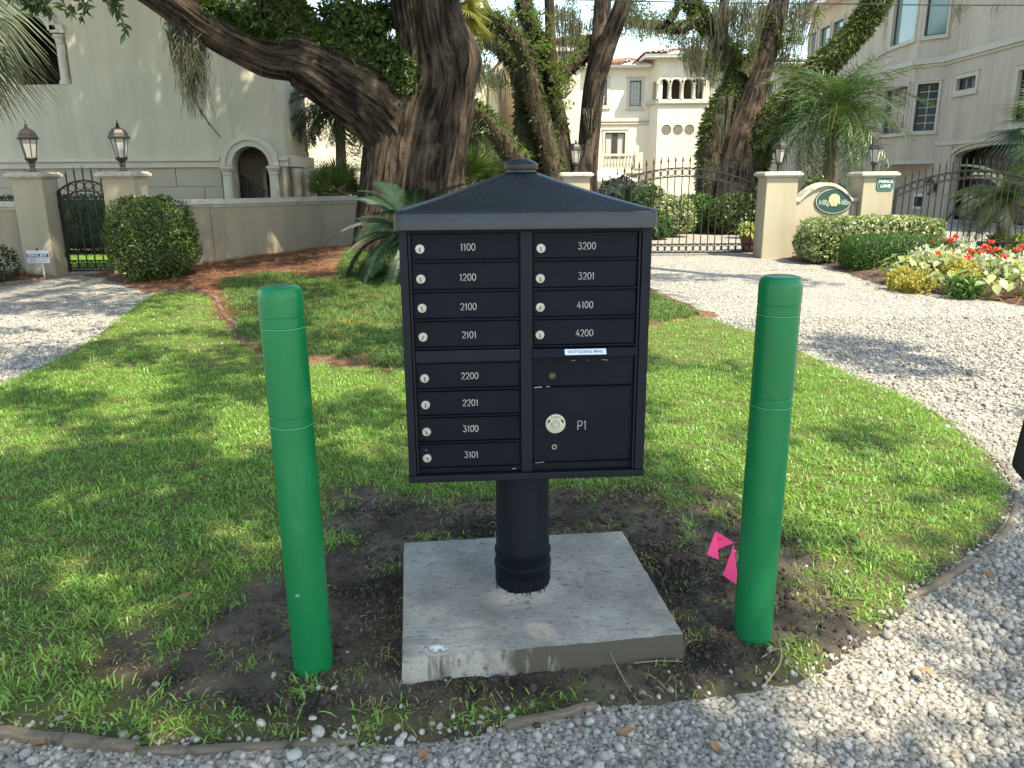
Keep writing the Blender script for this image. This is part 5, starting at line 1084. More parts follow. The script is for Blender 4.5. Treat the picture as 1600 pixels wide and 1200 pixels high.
# ---------------------------------------------------------------- many-stemmed oak behind the mailbox roof
Y2 = 22.0; g2 = P(850, 330, Y2); o2 = thing('live_oak', 'many stemmed mossy oak rising behind the mailbox roof', 'tree', (g2[0], Y2, 0), 0, 'live oaks'); lim2 = []
stems = [[(812, 400, 20), (812, 262, 18), (800, 240, 17), (775, 205, 14), (752, 180, 13), (725, 163, 12), (700, 155, 10), (660, 150, 8)], [(826, 400, 26), (822, 262, 23), (823, 190, 18), (821, 130, 17), (806, 95, 14), (775, 70, 11), (742, 42, 9), (690, 20, 7)], [(872, 400, 20), (868, 290, 17), (850, 205, 15), (836, 150, 14), (824, 95, 12), (806, 58, 11), (770, 32, 9), (730, 18, 7), (680, 0, 5)],
         [(884, 400, 20), (881, 290, 17), (872, 205, 15), (855, 120, 14), (836, 60, 13), (818, 5, 11), (800, -60, 9)], [(864, 130, 10), (861, 80, 8), (858, 0, 7), (856, -60, 6)], [(914, 400, 20), (914, 292, 18), (920, 220, 15), (926, 150, 15), (937, 75, 14), (941, 10, 12), (944, -60, 10)], [(921, 200, 9), (927, 150, 12), (938, 105, 13), (952, 62, 12), (972, 8, 11), (990, -50, 9)], [(868, 122, 11), (890, 102, 12), (912, 85, 11), (930, 62, 9)], [(742, 42, 5), (715, 10, 5), (700, -30, 4)], [(775, 30, 5), (760, 8, 4), (750, -30, 4)]]
for k, st in enumerate(stems):
    b = MB(); lim2.append(limb(b, px_limb(st, Y2, [rng.uniform(-.1, .1)+(-.25 if k in (0, 5, 6) else .1)+.12*i*(1 if k % 2 else -1) for i in range(len(st))]), 22, None, .10, 2.4, 30+k)); b.build('stem', m_bark if k in (5, 6) else m_bark2, o2, 60)
fv, ff = fern_cover([lim2[0], lim2[1], (lim2[3][0][10:], lim2[3][1][10:]), lim2[7], lim2[2]], 300, .14, .55); link('fern_cover', raw_mesh('fern_cover', fv, ff, m_fern), o2)
v, f = leaf_masses([(758, 50, 36, 34, 24, 1190), (800, 28, 40, 26, 25, 1190), (846, 60, 16, 50, 21.6, 850), (880, 130, 12, 40, 21.6, 714), (890, 30, 26, 34, 25, 1020), (905, 60, 18, 26, 24, 510), (745, 105, 26, 22, 26, 850), (775, 125, 20, 16, 27, 544), (725, 60, 16, 26, 24, 510), (990, 20, 45, 22, 25, 1190), (965, 40, 20, 20, 25, 340), (730, 145, 14, 16, 24, 340), (700, -40, 120, 40, 24, 2040), (950, -40, 140, 40, 24, 2380)], .085)
link('crown', raw_mesh('crown', v, f, m_oakleaf), o2)
hk = [moss_hank(P(a, b, Y2+rng.uniform(-.5, 1.5)), n, l, r) for a, b, n, l, r in ((745, 90, 60, 1.2, .3), (770, 110, 70, 1.1, .28), (785, 120, 40, 1.0, .2), (800, 105, 30, .9, .15), (728, 120, 50, .9, .25), (740, 160, 40, .8, .3), (890, 20, 80, 1.6, .25), (905, 30, 60, 1.2, .2), (880, 60, 40, 1.0, .15), (870, 10, 60, 1.2, .2), (830, 20, 40, 1.0, .2), (985, 15, 60, 1.0, .25), (960, 20, 40, .8, .2), (933, 140, 40, .9, .1), (715, 170, 50, .9, .25), (760, 60, 50, .8, .3), (920, 170, 30, .7, .1), (1005, 30, 40, .7, .2), (1020, 20, 30, .8, .15))]
v, f = merge(hk); link('hanging_moss', raw_mesh('hanging_moss', v, f, m_moss), o2)
for c in o2.children: c.data.transform(Matrix.Translation(-Vector(o2.location)))
# ---------------------------------------------------------------- forked oak behind the drive gate
Y3 = 25.0; g3 = P(1140, 330, Y3); o3 = thing('live_oak', 'forked oak with ivy and fern limbs behind the drive gate', 'tree', (g3[0], Y3, 0), 0, 'live oaks'); lim3 = []
st3 = [[(1118, 400, 26), (1112, 290, 22), (1114, 215, 19), (1130, 166, 18), (1154, 122, 16), (1148, 100, 14), (1128, 72, 13), (1102, 36, 11), (1072, -5, 10), (1030, -60, 8)], [(1140, 400, 38), (1146, 300, 32), (1160, 215, 25), (1177, 150, 19), (1194, 92, 16), (1210, 32, 15), (1222, -25, 13), (1230, -90, 11)], [(1165, 300, 22), (1180, 236, 21), (1204, 192, 20), (1246, 145, 18), (1292, 96, 16), (1340, 46, 14), (1374, -4, 14), (1410, -60, 12)], [(1160, 118, 11), (1178, 86, 9), (1190, 50, 7), (1192, 10, 5)], [(1096, 28, 7), (1062, 44, 8), (1030, 40, 7), (996, 36, 6), (960, 24, 4)], [(1044, 34, 5), (1058, 14, 5), (1064, -20, 4)], [(1124, 74, 5), (1129, 55, 7), (1131, 20, 7), (1134, -40, 6)]]
for k, st in enumerate(st3):
    b = MB(); lim3.append(limb(b, px_limb(st, Y3, [(-.3 if k == 1 else .0)+(-.18*i if k == 2 else .1*i) for i in range(len(st))]), 26, None, .09, 2.4, 50+k)); b.build('stem', m_bark if k == 1 else m_bark2, o3, 60)
fv, ff = fern_cover([lim3[0], (lim3[2][0], lim3[2][1]*1.06)], 560, .17, .15); f2 = fern_cover([lim3[3], lim3[4], lim3[5]], 300, .14, .5); fv, ff = merge([(fv, ff), f2]); link('fern_cover', raw_mesh('fern_cover', fv, ff, leaf_mat('ivy_and_fern', (.03, .055, .012), (.12, .17, .04), .3, .45)), o3)
v, f = leaf_masses([(1100, 35, 50, 36, 27, 1870), (1140, 30, 40, 36, 28, 1530), (1155, 70, 26, 22, 25, 714), (1180, 40, 40, 36, 28, 1360), (1235, 85, 22, 30, 25, 850), (1215, 45, 28, 36, 25, 1020), (1260, 20, 26, 26, 27, 714), (1090, 90, 26, 30, 25.5, 1020), (1050, 30, 40, 22, 26, 850), (1110, 105, 18, 20, 25, 442), (1010, 50, 30, 12, 26, 408), (1060, 62, 26, 12, 26, 442), (1200, -40, 200, 40, 25, 3400), (1240, 120, 14, 14, 25, 272)], .085)
link('crown', raw_mesh('crown', v, f, m_oakleaf), o3)
hk = [moss_hank(P(a, b, Y3+rng.uniform(-.6, 1.2)), n, l, r) for a, b, n, l, r in ((1090, 60, 110, 1.6, .3), (1105, 80, 110, 1.5, .3), (1120, 70, 80, 1.6, .25), (1078, 70, 50, 1.1, .2), (1130, 10, 90, 1.5, .3), (1150, 15, 90, 1.4, .3), (1175, 0, 110, 1.8, .35), (1190, 30, 100, 1.6, .25), (1235, 10, 130, 2.0, .35), (1250, 30, 100, 1.6, .25), (1225, 60, 80, 1.3, .2), (1205, 130, 40, 1.0, .12), (1138, 150, 40, 1.6, .12), (1125, 180, 40, 1.2, .12), (1260, 0, 80, 1.4, .25), (1040, 48, 40, .8, .3), (1010, 42, 40, .7, .3), (1380, -20, 60, 1.2, .2), (1160, 100, 50, .9, .2))]
v, f = merge(hk); link('hanging_moss', raw_mesh('hanging_moss', v, f, m_moss), o3)
for c in o3.children: c.data.transform(Matrix.Translation(-Vector(o3.location)))
# moss beards caught on the overhead cable
for (a, n, l, lab) in ((1502, 60, .35, 'tuft of grey moss dangling from the overhead cable, larger'), (1557, 24, .22, 'tuft of grey moss dangling from the overhead cable, smaller'), (1386, 16, .9, 'long thin moss strand dangling from the overhead cable')):
    v, f = moss_hank(P(a, 9, 12)-P(a, 9, 12), n, l, .06 if a > 1400 else .015, 6, .008); tag(link('hanging_moss', raw_mesh('hanging_moss', v, f, m_moss), None, tuple(P(a, 8, 12))), lab, 'moss', 'moss on the cable')
# ================================================================== palms
def pinnate(L, n, ll, lw, droop, mt, stem_mat, name='frond', vee=.5, plume=.0):
    """feather frond along +x, curving down; returns mesh"""
    t = np.linspace(0, 1, 14); rach = np.stack([L*(t-.12*t**3), 0*t, L*(.30*t-droop*t**2.2)], -1); tb = MB(); tb.tube(rach, np.linspace(.014, .004, 14)*L/2, 5); parts = [(np.concatenate(tb.v), None)]
    ps, sd, wd = [], [], []
    for k in range(n):
        u = .12+.86*k/(n-1); i = u*13; i0 = min(int(i), 12); f = i-i0; base = rach[i0]*(1-f)+rach[i0+1]*f; tan = rach[i0+1]-rach[i0]; tan /= np.linalg.norm(tan)
        l = ll*(.35+1.0*math.sin(math.pi*min(u*.92+.08, 1)))*rng.uniform(.85, 1.1)
        for s in (-1, 1):
            d = np.array([0, s, 0])*.85+tan*.75+np.array([0, 0, vee*.6]); d = d+rng.normal(0, 1, 3)*plume; d /= np.linalg.norm(d); m = np.linspace(0, 1, 4)[:, None]; ps.append(base+d*l*m+np.array([0, 0, -.35*l])*m**2); sd.append(np.cross(d, [0, 0, 1.])/np.linalg.norm(np.cross(d, [0, 0, 1.]))*.8+np.array([0, 0, .4])); wd.append(lw*np.array([.7, 1, .8, .12]))
    v, f = strips(np.array(ps), np.array(wd), np.array(sd)); nv = len(v); rv = np.concatenate(tb.v); faces = [tuple(q) for q in f]+[tuple(i+nv for i in q) for q in tb.f]
    me = bpy.data.meshes.new(name); me.from_pydata(np.concatenate([v, rv]), [], faces); me.materials.append(mt); me.materials.append(stem_mat); mi = np.zeros(len(faces), np.int32); mi[len(f):] = 1; me.polygons.foreach_set('material_index', mi); return me
def fan(L, pet, n, mt, stem_mat, name='frond', lw=.04, spread=150, sag=.35):
    tb = MB(); tb.tube([(0, 0, 0), (pet*.5, 0, .06*pet), (pet, 0, 0)], [.016, .012, .01], 5); ps, wd, sd = [], [], []
    for k in range(n):
        a = R(-spread+2*spread*k/(n-1)); d = np.array([math.cos(a), math.sin(a), .1*math.cos(3*a)]); m = np.linspace(0, 1, 5)[:, None]; l = L*(1-.25*abs(a)/math.pi)*rng.uniform(.9, 1.05); ps.append(np.array([pet, 0, 0])+d*l*m-np.array([0, 0, sag*l])*m**2.2); s = np.cross(d, [0, 0, 1.]); sd.append(s/np.linalg.norm(s)); wd.append(lw*np.array([.25, .9, 1, .7, .1]))
    v, f = strips(np.array(ps), np.array(wd), np.array(sd)); nv = len(v); faces = [tuple(q) for q in f]+[tuple(i+nv for i in q) for q in tb.f]; me = bpy.data.meshes.new(name); me.from_pydata(np.concatenate([v, np.concatenate(tb.v)]), [], faces); me.materials.append(mt); me.materials.append(stem_mat); mi = np.zeros(len(faces), np.int32); mi[len(f):] = 1; me.polygons.foreach_set('material_index', mi); return me
m_palm = leaf_mat('date_palm_leaf', (.03, .07, .025), (.10, .17, .06), .25, .35, .5); m_palmd = leaf_mat('dark_palm_leaf', (.022, .045, .018), (.06, .10, .035), .25, .4); m_sago = leaf_mat('sago_leaf', (.012, .032, .018), (.028, .058, .032), .04, .4, .25)
m_fan = leaf_mat('fan_palm_leaf', (.045, .08, .03), (.13, .18, .05), .3, .4); m_thatch = leaf_mat('dead_frond', (.20, .12, .06), (.34, .24, .13), .3, .7, .2); m_sabal = leaf_mat('sabal_leaf', (.06, .085, .05), (.17, .20, .14), .25, .35, .6)
m_strap0 = leaf_mat('yellow_fan_leaf', (.14, .16, .04), (.36, .34, .10), .35, .4); m_rach = mat('palm_rachis', (.12, .13, .05), .6, .2); m_ptrunk = mat('palm_trunk', (.11, .075, .045), .95, .45, 8, .9, 14, .05, stretch=(1, 1, 3))
def palm(name, label, loc, ztr, rtr, fronds, spec, group, trunk=True, trunkname='trunk'):
    t = thing(name, label, 'palm', tuple(loc), 0, group)
    if trunk:
        b = MB(); zz = np.linspace(-.05, ztr, 14); b.tube(np.stack([.02*np.sin(zz*2), 0*zz, zz], -1), [rtr*(1.15 if i < 2 else 1+.10*(i % 2)) for i in range(14)], 14); b.build(trunkname, m_ptrunk, t, 40)
    for (az, el, k, roll, sc) in fronds:
        o = link('frond', spec[k], t, (0, 0, ztr)); o.rotation_euler = Euler((roll, -el, az), 'XYZ'); o.scale = (sc,)*3
    return t
def spread_fronds(n, e0, e1, kinds=1, seed=1, s0=.85, s1=1.1):
    r = random.Random(seed); return [(i*2.39996+r.uniform(-.2, .2), R(e0+(e1-e0)*((i+.5)/n)**.9+r.uniform(-6, 6)), r.randrange(kinds), r.uniform(-.4, .4), r.uniform(s0, s1)) for i in range(n)]
pin = [pinnate(2.3, 52, .46, .020, .60, m_palm, m_rach, plume=.36), pinnate(2.2, 52, .44, .020, .85, m_palm, m_rach, plume=.36), pinnate(2.3, 52, .46, .020, 1.1, m_palmd, m_rach, plume=.36)]
dp = P(1303, 185, 23.0); palm('date_palm', 'feathery date palm beside the beige house, behind the curved sign wall', (dp[0], 23.0, 0), dp[2], .16, spread_fronds(80, 85, -45, 3, 3, .7, 1.0), pin, 'palms in the gardens')
pin2 = [pinnate(1.35, 50, .34, .024, .6, m_palmd, m_rach, plume=.35), pinnate(1.3, 50, .34, .024, .9, m_palmd, m_rach, plume=.35)]
dp = P(530, 175, 21.5); palm('date_palm', 'dark palm with stout trunk left of the big oak trunk', (dp[0], 21.5, 0), dp[2], .13, spread_fronds(56, 75, -35, 2, 5, .85, 1.15), pin2, 'palms in the gardens')
dp = P(738, 215, 25); palm('date_palm', 'slim wispy palm between big oak and mossy stems', (dp[0], 25, 0), dp[2], .10, spread_fronds(20, 70, -40, 2, 8, .7, 1.0), pin2, 'palms in the gardens')
fn = [fan(.75, .7, 34, m_fan, m_rach, lw=.035, spread=120, sag=.12), fan(.7, .6, 30, m_palmd, m_rach, lw=.04, spread=110, sag=.2)]
for (px, py, Y, lab, n, sc) in ((530, 312, 20, 'low bushy fan palm behind the garden wall', 26, .8), (728, 305, 18.2, 'fan palm tuft just right of the big oak trunk', 24, .9), (780, 300, 23, 'yellow green fan palm beyond the mailbox roof cap', 16, .8), (852, 305, 25, 'lemon green fan palm between the oak stems', 14, .8)):
    g = P(px, py, Y); palm('fan_palm', lab, (g[0], Y, 0), g[2], .09, spread_fronds(n, 85, 10, 2, int(px), .8*sc, 1.15*sc), fn, 'fan palms')
# sabal palm at far left with a skirt of dead leaves
sp_ = [fan(1.25, .75, 50, m_sabal, m_rach, lw=.034, spread=95, sag=.75), fan(1.15, .55, 44, m_thatch, m_thatch, lw=.03, spread=70, sag=1.1)]
g = P(-192, -14, 10.5); fr = spread_fronds(20, 30, -40, 1, 4) + [(a, R(e), 1, r, s) for a, e, k, r, s in [(i*.42, -62-8*(i % 3), 1, 0, .95) for i in range(15)]]
palm('sabal_palm', 'sabal palm with drooping grey leaves and tan skirt at far left', (g[0], 10.5, 0), g[2], .17, fr, sp_, 'palms in the gardens')
g = P(1672, 205, 15.0); palm('fan_palm', 'fan palm reaching in from the right picture edge', (g[0], 15.0, 0), g[2], .12, spread_fronds(16, 60, -30, 1, 6, .9, 1.1), [fan(.75, .75, 34, m_palmd, m_rach, lw=.035, spread=110, sag=.35)], 'fan palms')
g = P(712, 8, 17.2); palm('fan_palm', 'yellowish fan palm crown half hidden behind the big oak trunk', (g[0]-.1, 17.2, 0), g[2], .12, spread_fronds(22, 70, -40, 1, 31, .7, .95), [fan(.7, .5, 34, m_strap0, m_rach, lw=.03, spread=110, sag=.3)], 'fan palms')
# sago palm behind the mailbox
sg_ = [pinnate(1.05, 62, .16, .011, .55, m_sago, m_sago, vee=.5), pinnate(1.05, 62, .16, .011, .85, m_sago, m_sago, vee=.5)]
g = P(645, 368, 12.0); palm('sago_palm', 'blue green sago palm with arching fronds behind the mailbox', (g[0], 12.0, 0), g[2]-.05, .15, spread_fronds(54, 62, -38, 2, 9, 1.0, 1.35), sg_, None)
g = P(980, 330, 21); palm('sago_palm', 'dark sago palm glimpsed through the drive gate pickets', (g[0], 21, 0), g[2], .15, spread_fronds(34, 80, -20, 2, 12, .8, 1.1), sg_, None)
g = P(1575, 318, 18.6); palm('sago_palm', 'grey green sago palm behind the right drive gate', (g[0], 18.6, 0), g[2], .16, spread_fronds(36, 70, -25, 2, 14, .9, 1.25), [pinnate(1.2, 40, .26, .022, .6, m_sabal, m_rach, vee=.8), pinnate(1.2, 40, .26, .022, .8, m_palmd, m_rach, vee=.8)], None)
# ================================================================== shrubs, hedges and flowers
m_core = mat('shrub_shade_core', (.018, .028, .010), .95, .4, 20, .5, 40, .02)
def superpt(n, r, pw):
    d = rand_dirs(n); k = (np.abs(d)**pw).sum(1)**(-1/pw); return d*k[:, None]*np.array(r)
def shrub(name, label, cat, c, r, n, L, W, mt, pw=2.6, ragged=.10, group=None, core=True, stemr=.03):
    """clipped or loose bush: c centre on the ground, r half sizes, foliage shell over a leafy core"""
    t = thing(name, label, cat, (c[0], c[1], 0), 0, group); zc = r[2]*1.02; rr = np.array(r)
    p = superpt(n, rr, pw); nz = fbm(p*(2.2/max(.3, rr.min()))+c[0], 3, 7)-.47; p = p*(1+nz[:, None]*ragged*3)*rng.uniform(.86, 1.02, n)[:, None]; out = p/np.linalg.norm(p, axis=1)[:, None]; p[:, 2] += zc; k = p[:, 2] > .02; p, out = p[k], out[k]
    d = out*.6+rand_dirs(len(p)); d[:, 2] += .25; d /= np.linalg.norm(d, axis=1)[:, None]; Ls = L*rng.uniform(.6, 1.3, len(p)); v, f = leaf_verts(p-d*Ls[:, None]*.5, d, out+rand_dirs(len(p))*.6, Ls, Ls*(W/L)); link('foliage', raw_mesh('foliage', v, f, mt), t)
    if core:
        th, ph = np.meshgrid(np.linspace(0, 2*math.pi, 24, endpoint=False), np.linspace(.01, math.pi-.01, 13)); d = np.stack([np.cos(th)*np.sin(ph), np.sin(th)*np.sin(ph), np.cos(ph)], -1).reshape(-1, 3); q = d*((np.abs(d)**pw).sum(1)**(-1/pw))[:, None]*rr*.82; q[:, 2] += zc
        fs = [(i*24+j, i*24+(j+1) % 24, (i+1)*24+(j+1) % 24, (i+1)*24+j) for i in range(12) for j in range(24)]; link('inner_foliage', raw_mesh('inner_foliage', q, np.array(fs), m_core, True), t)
    b = MB()
    for k in range(3): b.tube([(rng.normal(0, .04), rng.normal(0, .04), -.05), (rng.normal(0, .08)*r[0], rng.normal(0, .08), zc*.5), (rng.normal(0, .25)*r[0], rng.normal(0, .15)*r[1], zc)], [stemr, stemr*.8, stemr*.4], 6)
    b.build('stem', m_bark2, t, 50); return t
m_box = leaf_mat('boxwood_leaf', (.03, .06, .012), (.10, .15, .03), .3, .35, .5); m_dkhedge = leaf_mat('dark_hedge_leaf', (.012, .025, .010), (.035, .06, .022), .25, .4); m_varieg = leaf_mat('variegated_leaf', (.09, .14, .04), (.36, .40, .20), .3, .4, .5, ((.52, .52, .38), .86)); m_lime = leaf_mat('clipped_box_leaf', (.02, .07, .014), (.085, .17, .03), .3, .4)
g = P(241, 400, 13.0); shrub('clipped_bush', 'round clipped green bush in front of the left garden wall', 'bush', (g[0], 13.0), (.69, .62, .69), 9500, .06, .03, m_box, 3.0, .11)
g = P(-6, 400, 12.9); shrub('loose_shrub', 'loose small leaved shrub at the far left edge', 'bush', (g[0], 12.9), (.34, .35, .33), 900, .07, .026, m_dkhedge, 2.0, .25, core=False)
g = P(140, 340, 18.8); shrub('garden_hedge', 'dark clipped hedge seen through the foot gate', 'hedge', (g[0]-1.0, 18.6), (3.0, .5, .68), 9000, .07, .035, m_dkhedge, 6, .03)
g0, g1 = P(1258, 380, 14.9), P(1474, 380, 14.9); shrub('clipped_hedge', 'pale variegated hedge below the oval sign', 'hedge', ((g0[0]+g1[0])/2, 15.2), ((g1[0]-g0[0])/2, .55, .44), 13000, .07, .042, m_varieg, 5, .07)
g0, g1 = P(1328, 400, 13.6), P(1464, 400, 13.6); shrub('clipped_hedge', 'low dark green box hedge in front of the pale hedge', 'hedge', ((g0[0]+g1[0])/2, 13.8), ((g1[0]-g0[0])/2, .45, .31), 11000, .045, .022, m_lime, 6, .03)
for (px, py, Y, rx, h, mt, lab, nn) in ((965, 322, 24, 34, 84, m_dkhedge, 'tall dark shrub behind the left end of the drive gate', 4200), (1008, 322, 23, 32, 64, m_box, 'mid green shrub behind the drive gate near its crown', 3000), (1050, 332, 22.5, 34, 48, m_varieg, 'pale dotted shrub behind the middle of the drive gate', 3000), (1088, 330, 24, 34, 50, m_lime, 'bright green shrub at the foot of the forked oak', 3000), (1150, 330, 23.5, 42, 54, m_box, 'broad green shrub right of the forked oak foot', 3000), (1030, 345, 21.5, 20, 24, m_lime, 'low grassy clump behind the drive gate', 1400), (1192, 325, 21.5, 20, 70, m_fan, 'airy shrub behind the right end of the drive gate', 1600), (1275, 292, 18.5, 24, 30, m_fan, 'yellow green shrub peeking over the curved sign wall', 1500), (500, 300, 24, 40, 24, m_box, 'low green shrub behind the wall left of the oak', 1800)):
    g = P(px, py, Y); s = pxm(Y); shrub('garden_shrub', lab, 'bush', (g[0], Y), (rx*s, rx*s*.7, max(h*s/2, (g[2]+h*s/2)/2)), nn, .11, .05, mt, 2.2, .18, 'shrubs in the gardens')
# strap leaved clumps
def strappy(name, label, c, n, L, w_, mt, z=0, group=None, pot=False):
    t = thing(name, label, 'plant', (c[0], c[1], z), 0, group); a = rng.uniform(0, 6.283, n); e = rng.uniform(.5, 1.45, n); l = L*rng.uniform(.6, 1.1, n); m = np.linspace(0, 1, 6)[None, :, None]; z0 = .34 if pot else 0
    d = np.stack([np.cos(a)*np.cos(e), np.sin(a)*np.cos(e), np.sin(e)], -1); p = np.stack([rng.normal(0, .05, n), rng.normal(0, .05, n), np.full(n, z0-.02)], -1)[:, None, :]+d[:, None, :]*l[:, None, None]*m-np.array([0, 0, 1.])*(l*.55)[:, None, None]*m**2.4
    sd = np.stack([-np.sin(a), np.cos(a), 0*a], -1); v, f = strips(p, np.outer(np.ones(n)*w_, [.6, 1, 1, .8, .5, .08]), sd); link('leaves', raw_mesh('leaves', v, f, mt), t)
    if pot: MB().lathe([(.17, 0), (.24, .30), (.26, .31), (.26, .36), (.22, .36), (.21, .32), (.01, .32)], 18).build('planter', mat('terracotta_pot', (.16, .065, .035), .8, .2), t, 40)
    return t
m_strap = leaf_mat('strap_leaf', (.10, .15, .03), (.30, .34, .08), .35, .4); m_spider = leaf_mat('spider_leaf', (.16, .22, .05), (.45, .46, .20), .35, .4); m_lir = leaf_mat('liriope', (.05, .075, .02), (.20, .18, .07), .3, .5)
g = P(1168, 392, 17.9); strappy('potted_plant', 'spider plant in a brown pot behind the drive gate', (g[0]+.05, 17.9), 150, .75, .045, m_spider, 0, None, True); 
g = G(458, 442); strappy('grass_tuft', 'yellowing grass tuft in the straw bed by the wall', (g[0], 12.6), 140, .42, .012, m_lir, .05)
for k, (px, py, Y, lab) in enumerate(((1555, 392, 18.2, 'yellow green strap plant behind the right drive gate'), (1585, 396, 17.9, 'second strap plant at the right edge behind the gate'), (1262, 300, 17.4, 'lit strap plant peeking over the sign wall, left part'))): g = P(px, py, Y); strappy('strap_plant', lab, (g[0], Y), 90, .9 if k < 2 else 1.1, .06, m_strap, 0 if k < 2 else .9 if False else 0)
# ---- flower bed
m_redf = leaf_mat('red_petal', (.55, .035, .035), (.78, .13, .10), .3, .5); m_flf = leaf_mat('flower_leaf', (.05, .085, .025), (.16, .20, .07), .3, .4); m_silver = leaf_mat('silver_leaf', (.25, .30, .20), (.62, .64, .52), .3, .5); m_cal = leaf_mat('caladium_leaf', (.15, .22, .06), (.40, .45, .22), .4, .4); m_yel = leaf_mat('yellow_coleus', (.26, .27, .06), (.42, .34, .10), .35, .5)
def bedz(x, y): return float(rbed_h(np.array([x]), np.array([y]))[0])
def flower(px, py, Y, heads, label, k):
    g = P(px, py, Y); z = bedz(g[0], Y); t = thing('red_flower_plant', label, 'flower', (g[0], Y, z), 0, 'red flowers in the bed'); h = max(.22, g[2]-z); n = 260
    p = blob((0, 0, h*.42), (.24, .22, h*.45), n); v, f = cloud_leaves(p, .085, .05, .4, (0, 0, .3)); link('foliage', raw_mesh('foliage', v, f, m_flf if k % 3 else m_silver), t); st = MB()
    for i in range(heads):
        c = np.array([rng.normal(0, .14), rng.normal(0, .08)-.08, h*rng.uniform(.85, 1.05)]); st.tube([(c[0]*.3, c[1]*.3, -.03), (c[0]*.8, c[1]*.8, h*.5), tuple(c)], .005, 5); q = blob(c, (.05, .045, .03), 30); v, f = cloud_leaves(q, .045, .036, .3, (0, 0, .6)); link('flower_head', raw_mesh('flower_head', v, f, m_redf), t)
    st.build('stem', m_rach, t)
spots = [(1483, 372, 14.0), (1503, 370, 14.2), (1518, 376, 13.7), (1540, 386, 13.0), (1495, 394, 12.8), (1512, 390, 12.9), (1580, 388, 12.6), (1598, 378, 13.0), (1572, 398, 12.2), (1598, 408, 11.6), (1528, 402, 12.3), (1470, 380, 13.6), (1508, 404, 12.2), (1545, 405, 12.0), (1560, 384, 13.2)]; spots.sort(); ORD = 'first second third fourth fifth sixth seventh eighth ninth tenth eleventh twelfth thirteenth fourteenth fifteenth'.split()
for k, s in enumerate(spots): flower(*s, 1+k % 3, '%s red flowering plant counted from the left in the bed' % ORD[k], k)
leafm = None
def big_leaf():
    t = np.linspace(0, 1, 7); w_ = np.array([.03, .30, .42, .40, .30, .15, .0]); v = []; f = []
    for a, b in zip(t, w_): v += [(a-.12, -b*.8, .06*b-.25*a*a), (a-.12, 0, -.02-.25*a*a), (a-.12, b*.8, .06*b-.25*a*a)]
    for i in range(6): f += [(i*3, i*3+1, i*3+4, i*3+3), (i*3+1, i*3+2, i*3+5, i*3+4)]
    return raw_mesh('leaf', v, np.array(f), m_cal, True)
leafm = big_leaf()
for k, (px, py, Y) in enumerate(sorted(((1392, 440, 11.8), (1420, 436, 11.9), (1448, 442, 11.3), (1476, 450, 10.8), (1405, 425, 12.5), (1520, 446, 10.6), (1548, 450, 10.3), (1575, 440, 10.6), (1598, 446, 10.2), (1440, 420, 12.6), (1470, 425, 12.2), (1562, 424, 11.4)))):
    g = P(px, py, Y); z = bedz(g[0], Y); t = thing('caladium', '%s pale green broad leaved caladium from the left in the flower bed' % ORD[k], 'plant', (g[0], Y, z), 0, 'caladiums at the bed front'); st = MB(); nl = 12
    for i in range(nl):
        a = i*2.4+k; rr_ = .05+.16*math.sqrt(i/nl); h = .34-.16*i/nl+rng.uniform(-.03, .03); c = (rr_*math.cos(a), rr_*math.sin(a), h); st.tube([(0, 0, -.02), (c[0]*.5, c[1]*.5, h*.7), c], .005, 5); o = link('leaf', leafm, t, c); s_ = rng.uniform(.11, .18); o.scale = (s_, s_, s_); o.rotation_euler = (rng.uniform(-.4, .4), rng.uniform(.0, .8), a)
    st.build('stem', m_rach, t)
for k, (px, py, Y, mt, lab) in enumerate(((1410, 446, 11.3, m_yel, 'yellow coleus by the front left of the bed'), (1432, 450, 11.0, m_yel, 'second yellow coleus from the left at the bed front'), (1508, 456, 10.4, m_lime, 'green bedding plant at the bed front'), (1460, 408, 13.0, m_silver, 'second silver leaved plant from the left in the bed'), (1490, 415, 12.4, m_silver, 'third silver leaved plant from the left in the bed'), (1530, 424, 11.8, m_silver, 'fourth silver leaved plant from the left in the bed'), (1580, 424, 11.4, m_silver, 'rightmost silver leaved plant in the flower bed'), (1440, 395, 13.3, m_silver, 'leftmost silver leaved plant, nearest the box hedge'), (1500, 435, 11.4, m_yel, 'orange yellow coleus below the red flowers'))):
    g = P(px, py, Y); z = bedz(g[0], Y); t = thing('bedding_plant', lab, 'plant', (g[0], Y, z), 0, 'bedding plants'); v, f = cloud_leaves(blob((0, 0, .16), (.26, .22, .17), 420), .075, .045, .4, (0, 0, .4)); link('foliage', raw_mesh('foliage', v, f, mt), t); MB().tube([(0, 0, -.03), (0, 0, .16)], .01, 5).build('stem', m_rach, t)
# ================================================================== turf, gravel stones, straw and litter
def blade_clump(n, L, w_, spread, seed, mt, flop=.5):
    r = np.random.default_rng(seed); a = r.uniform(0, 6.283, n); e = r.uniform(.35, 1.35, n); l = L*r.uniform(.55, 1.15, n); m = np.linspace(0, 1, 4)[None, :, None]
    d = np.stack([np.cos(a)*np.cos(e), np.sin(a)*np.cos(e), np.sin(e)], -1); p = np.stack([r.normal(0, spread, n), r.normal(0, spread, n), np.full(n, -.012)], -1)[:, None, :]+d[:, None, :]*l[:, None, None]*m-np.array([0, 0, 1.])*(l*flop)[:, None, None]*m**2.2
    tw = r.uniform(-.6, .6, n); sd = np.stack([-np.sin(a+tw), np.cos(a+tw), .25*r.normal(size=n)], -1); v, f = strips(p, np.outer(r.uniform(.7, 1.2, n)*w_, [.8, 1, .8, .08]), sd); return raw_mesh('blades', v, f, mt)
m_grass = leaf_mat('turf_blade', (.11, .235, .045), (.28, .44, .105), .42, .36, .5, ((.34, .29, .12), .955)); m_dry = leaf_mat('dry_blade', (.16, .13, .055), (.36, .30, .16), .3, .7)
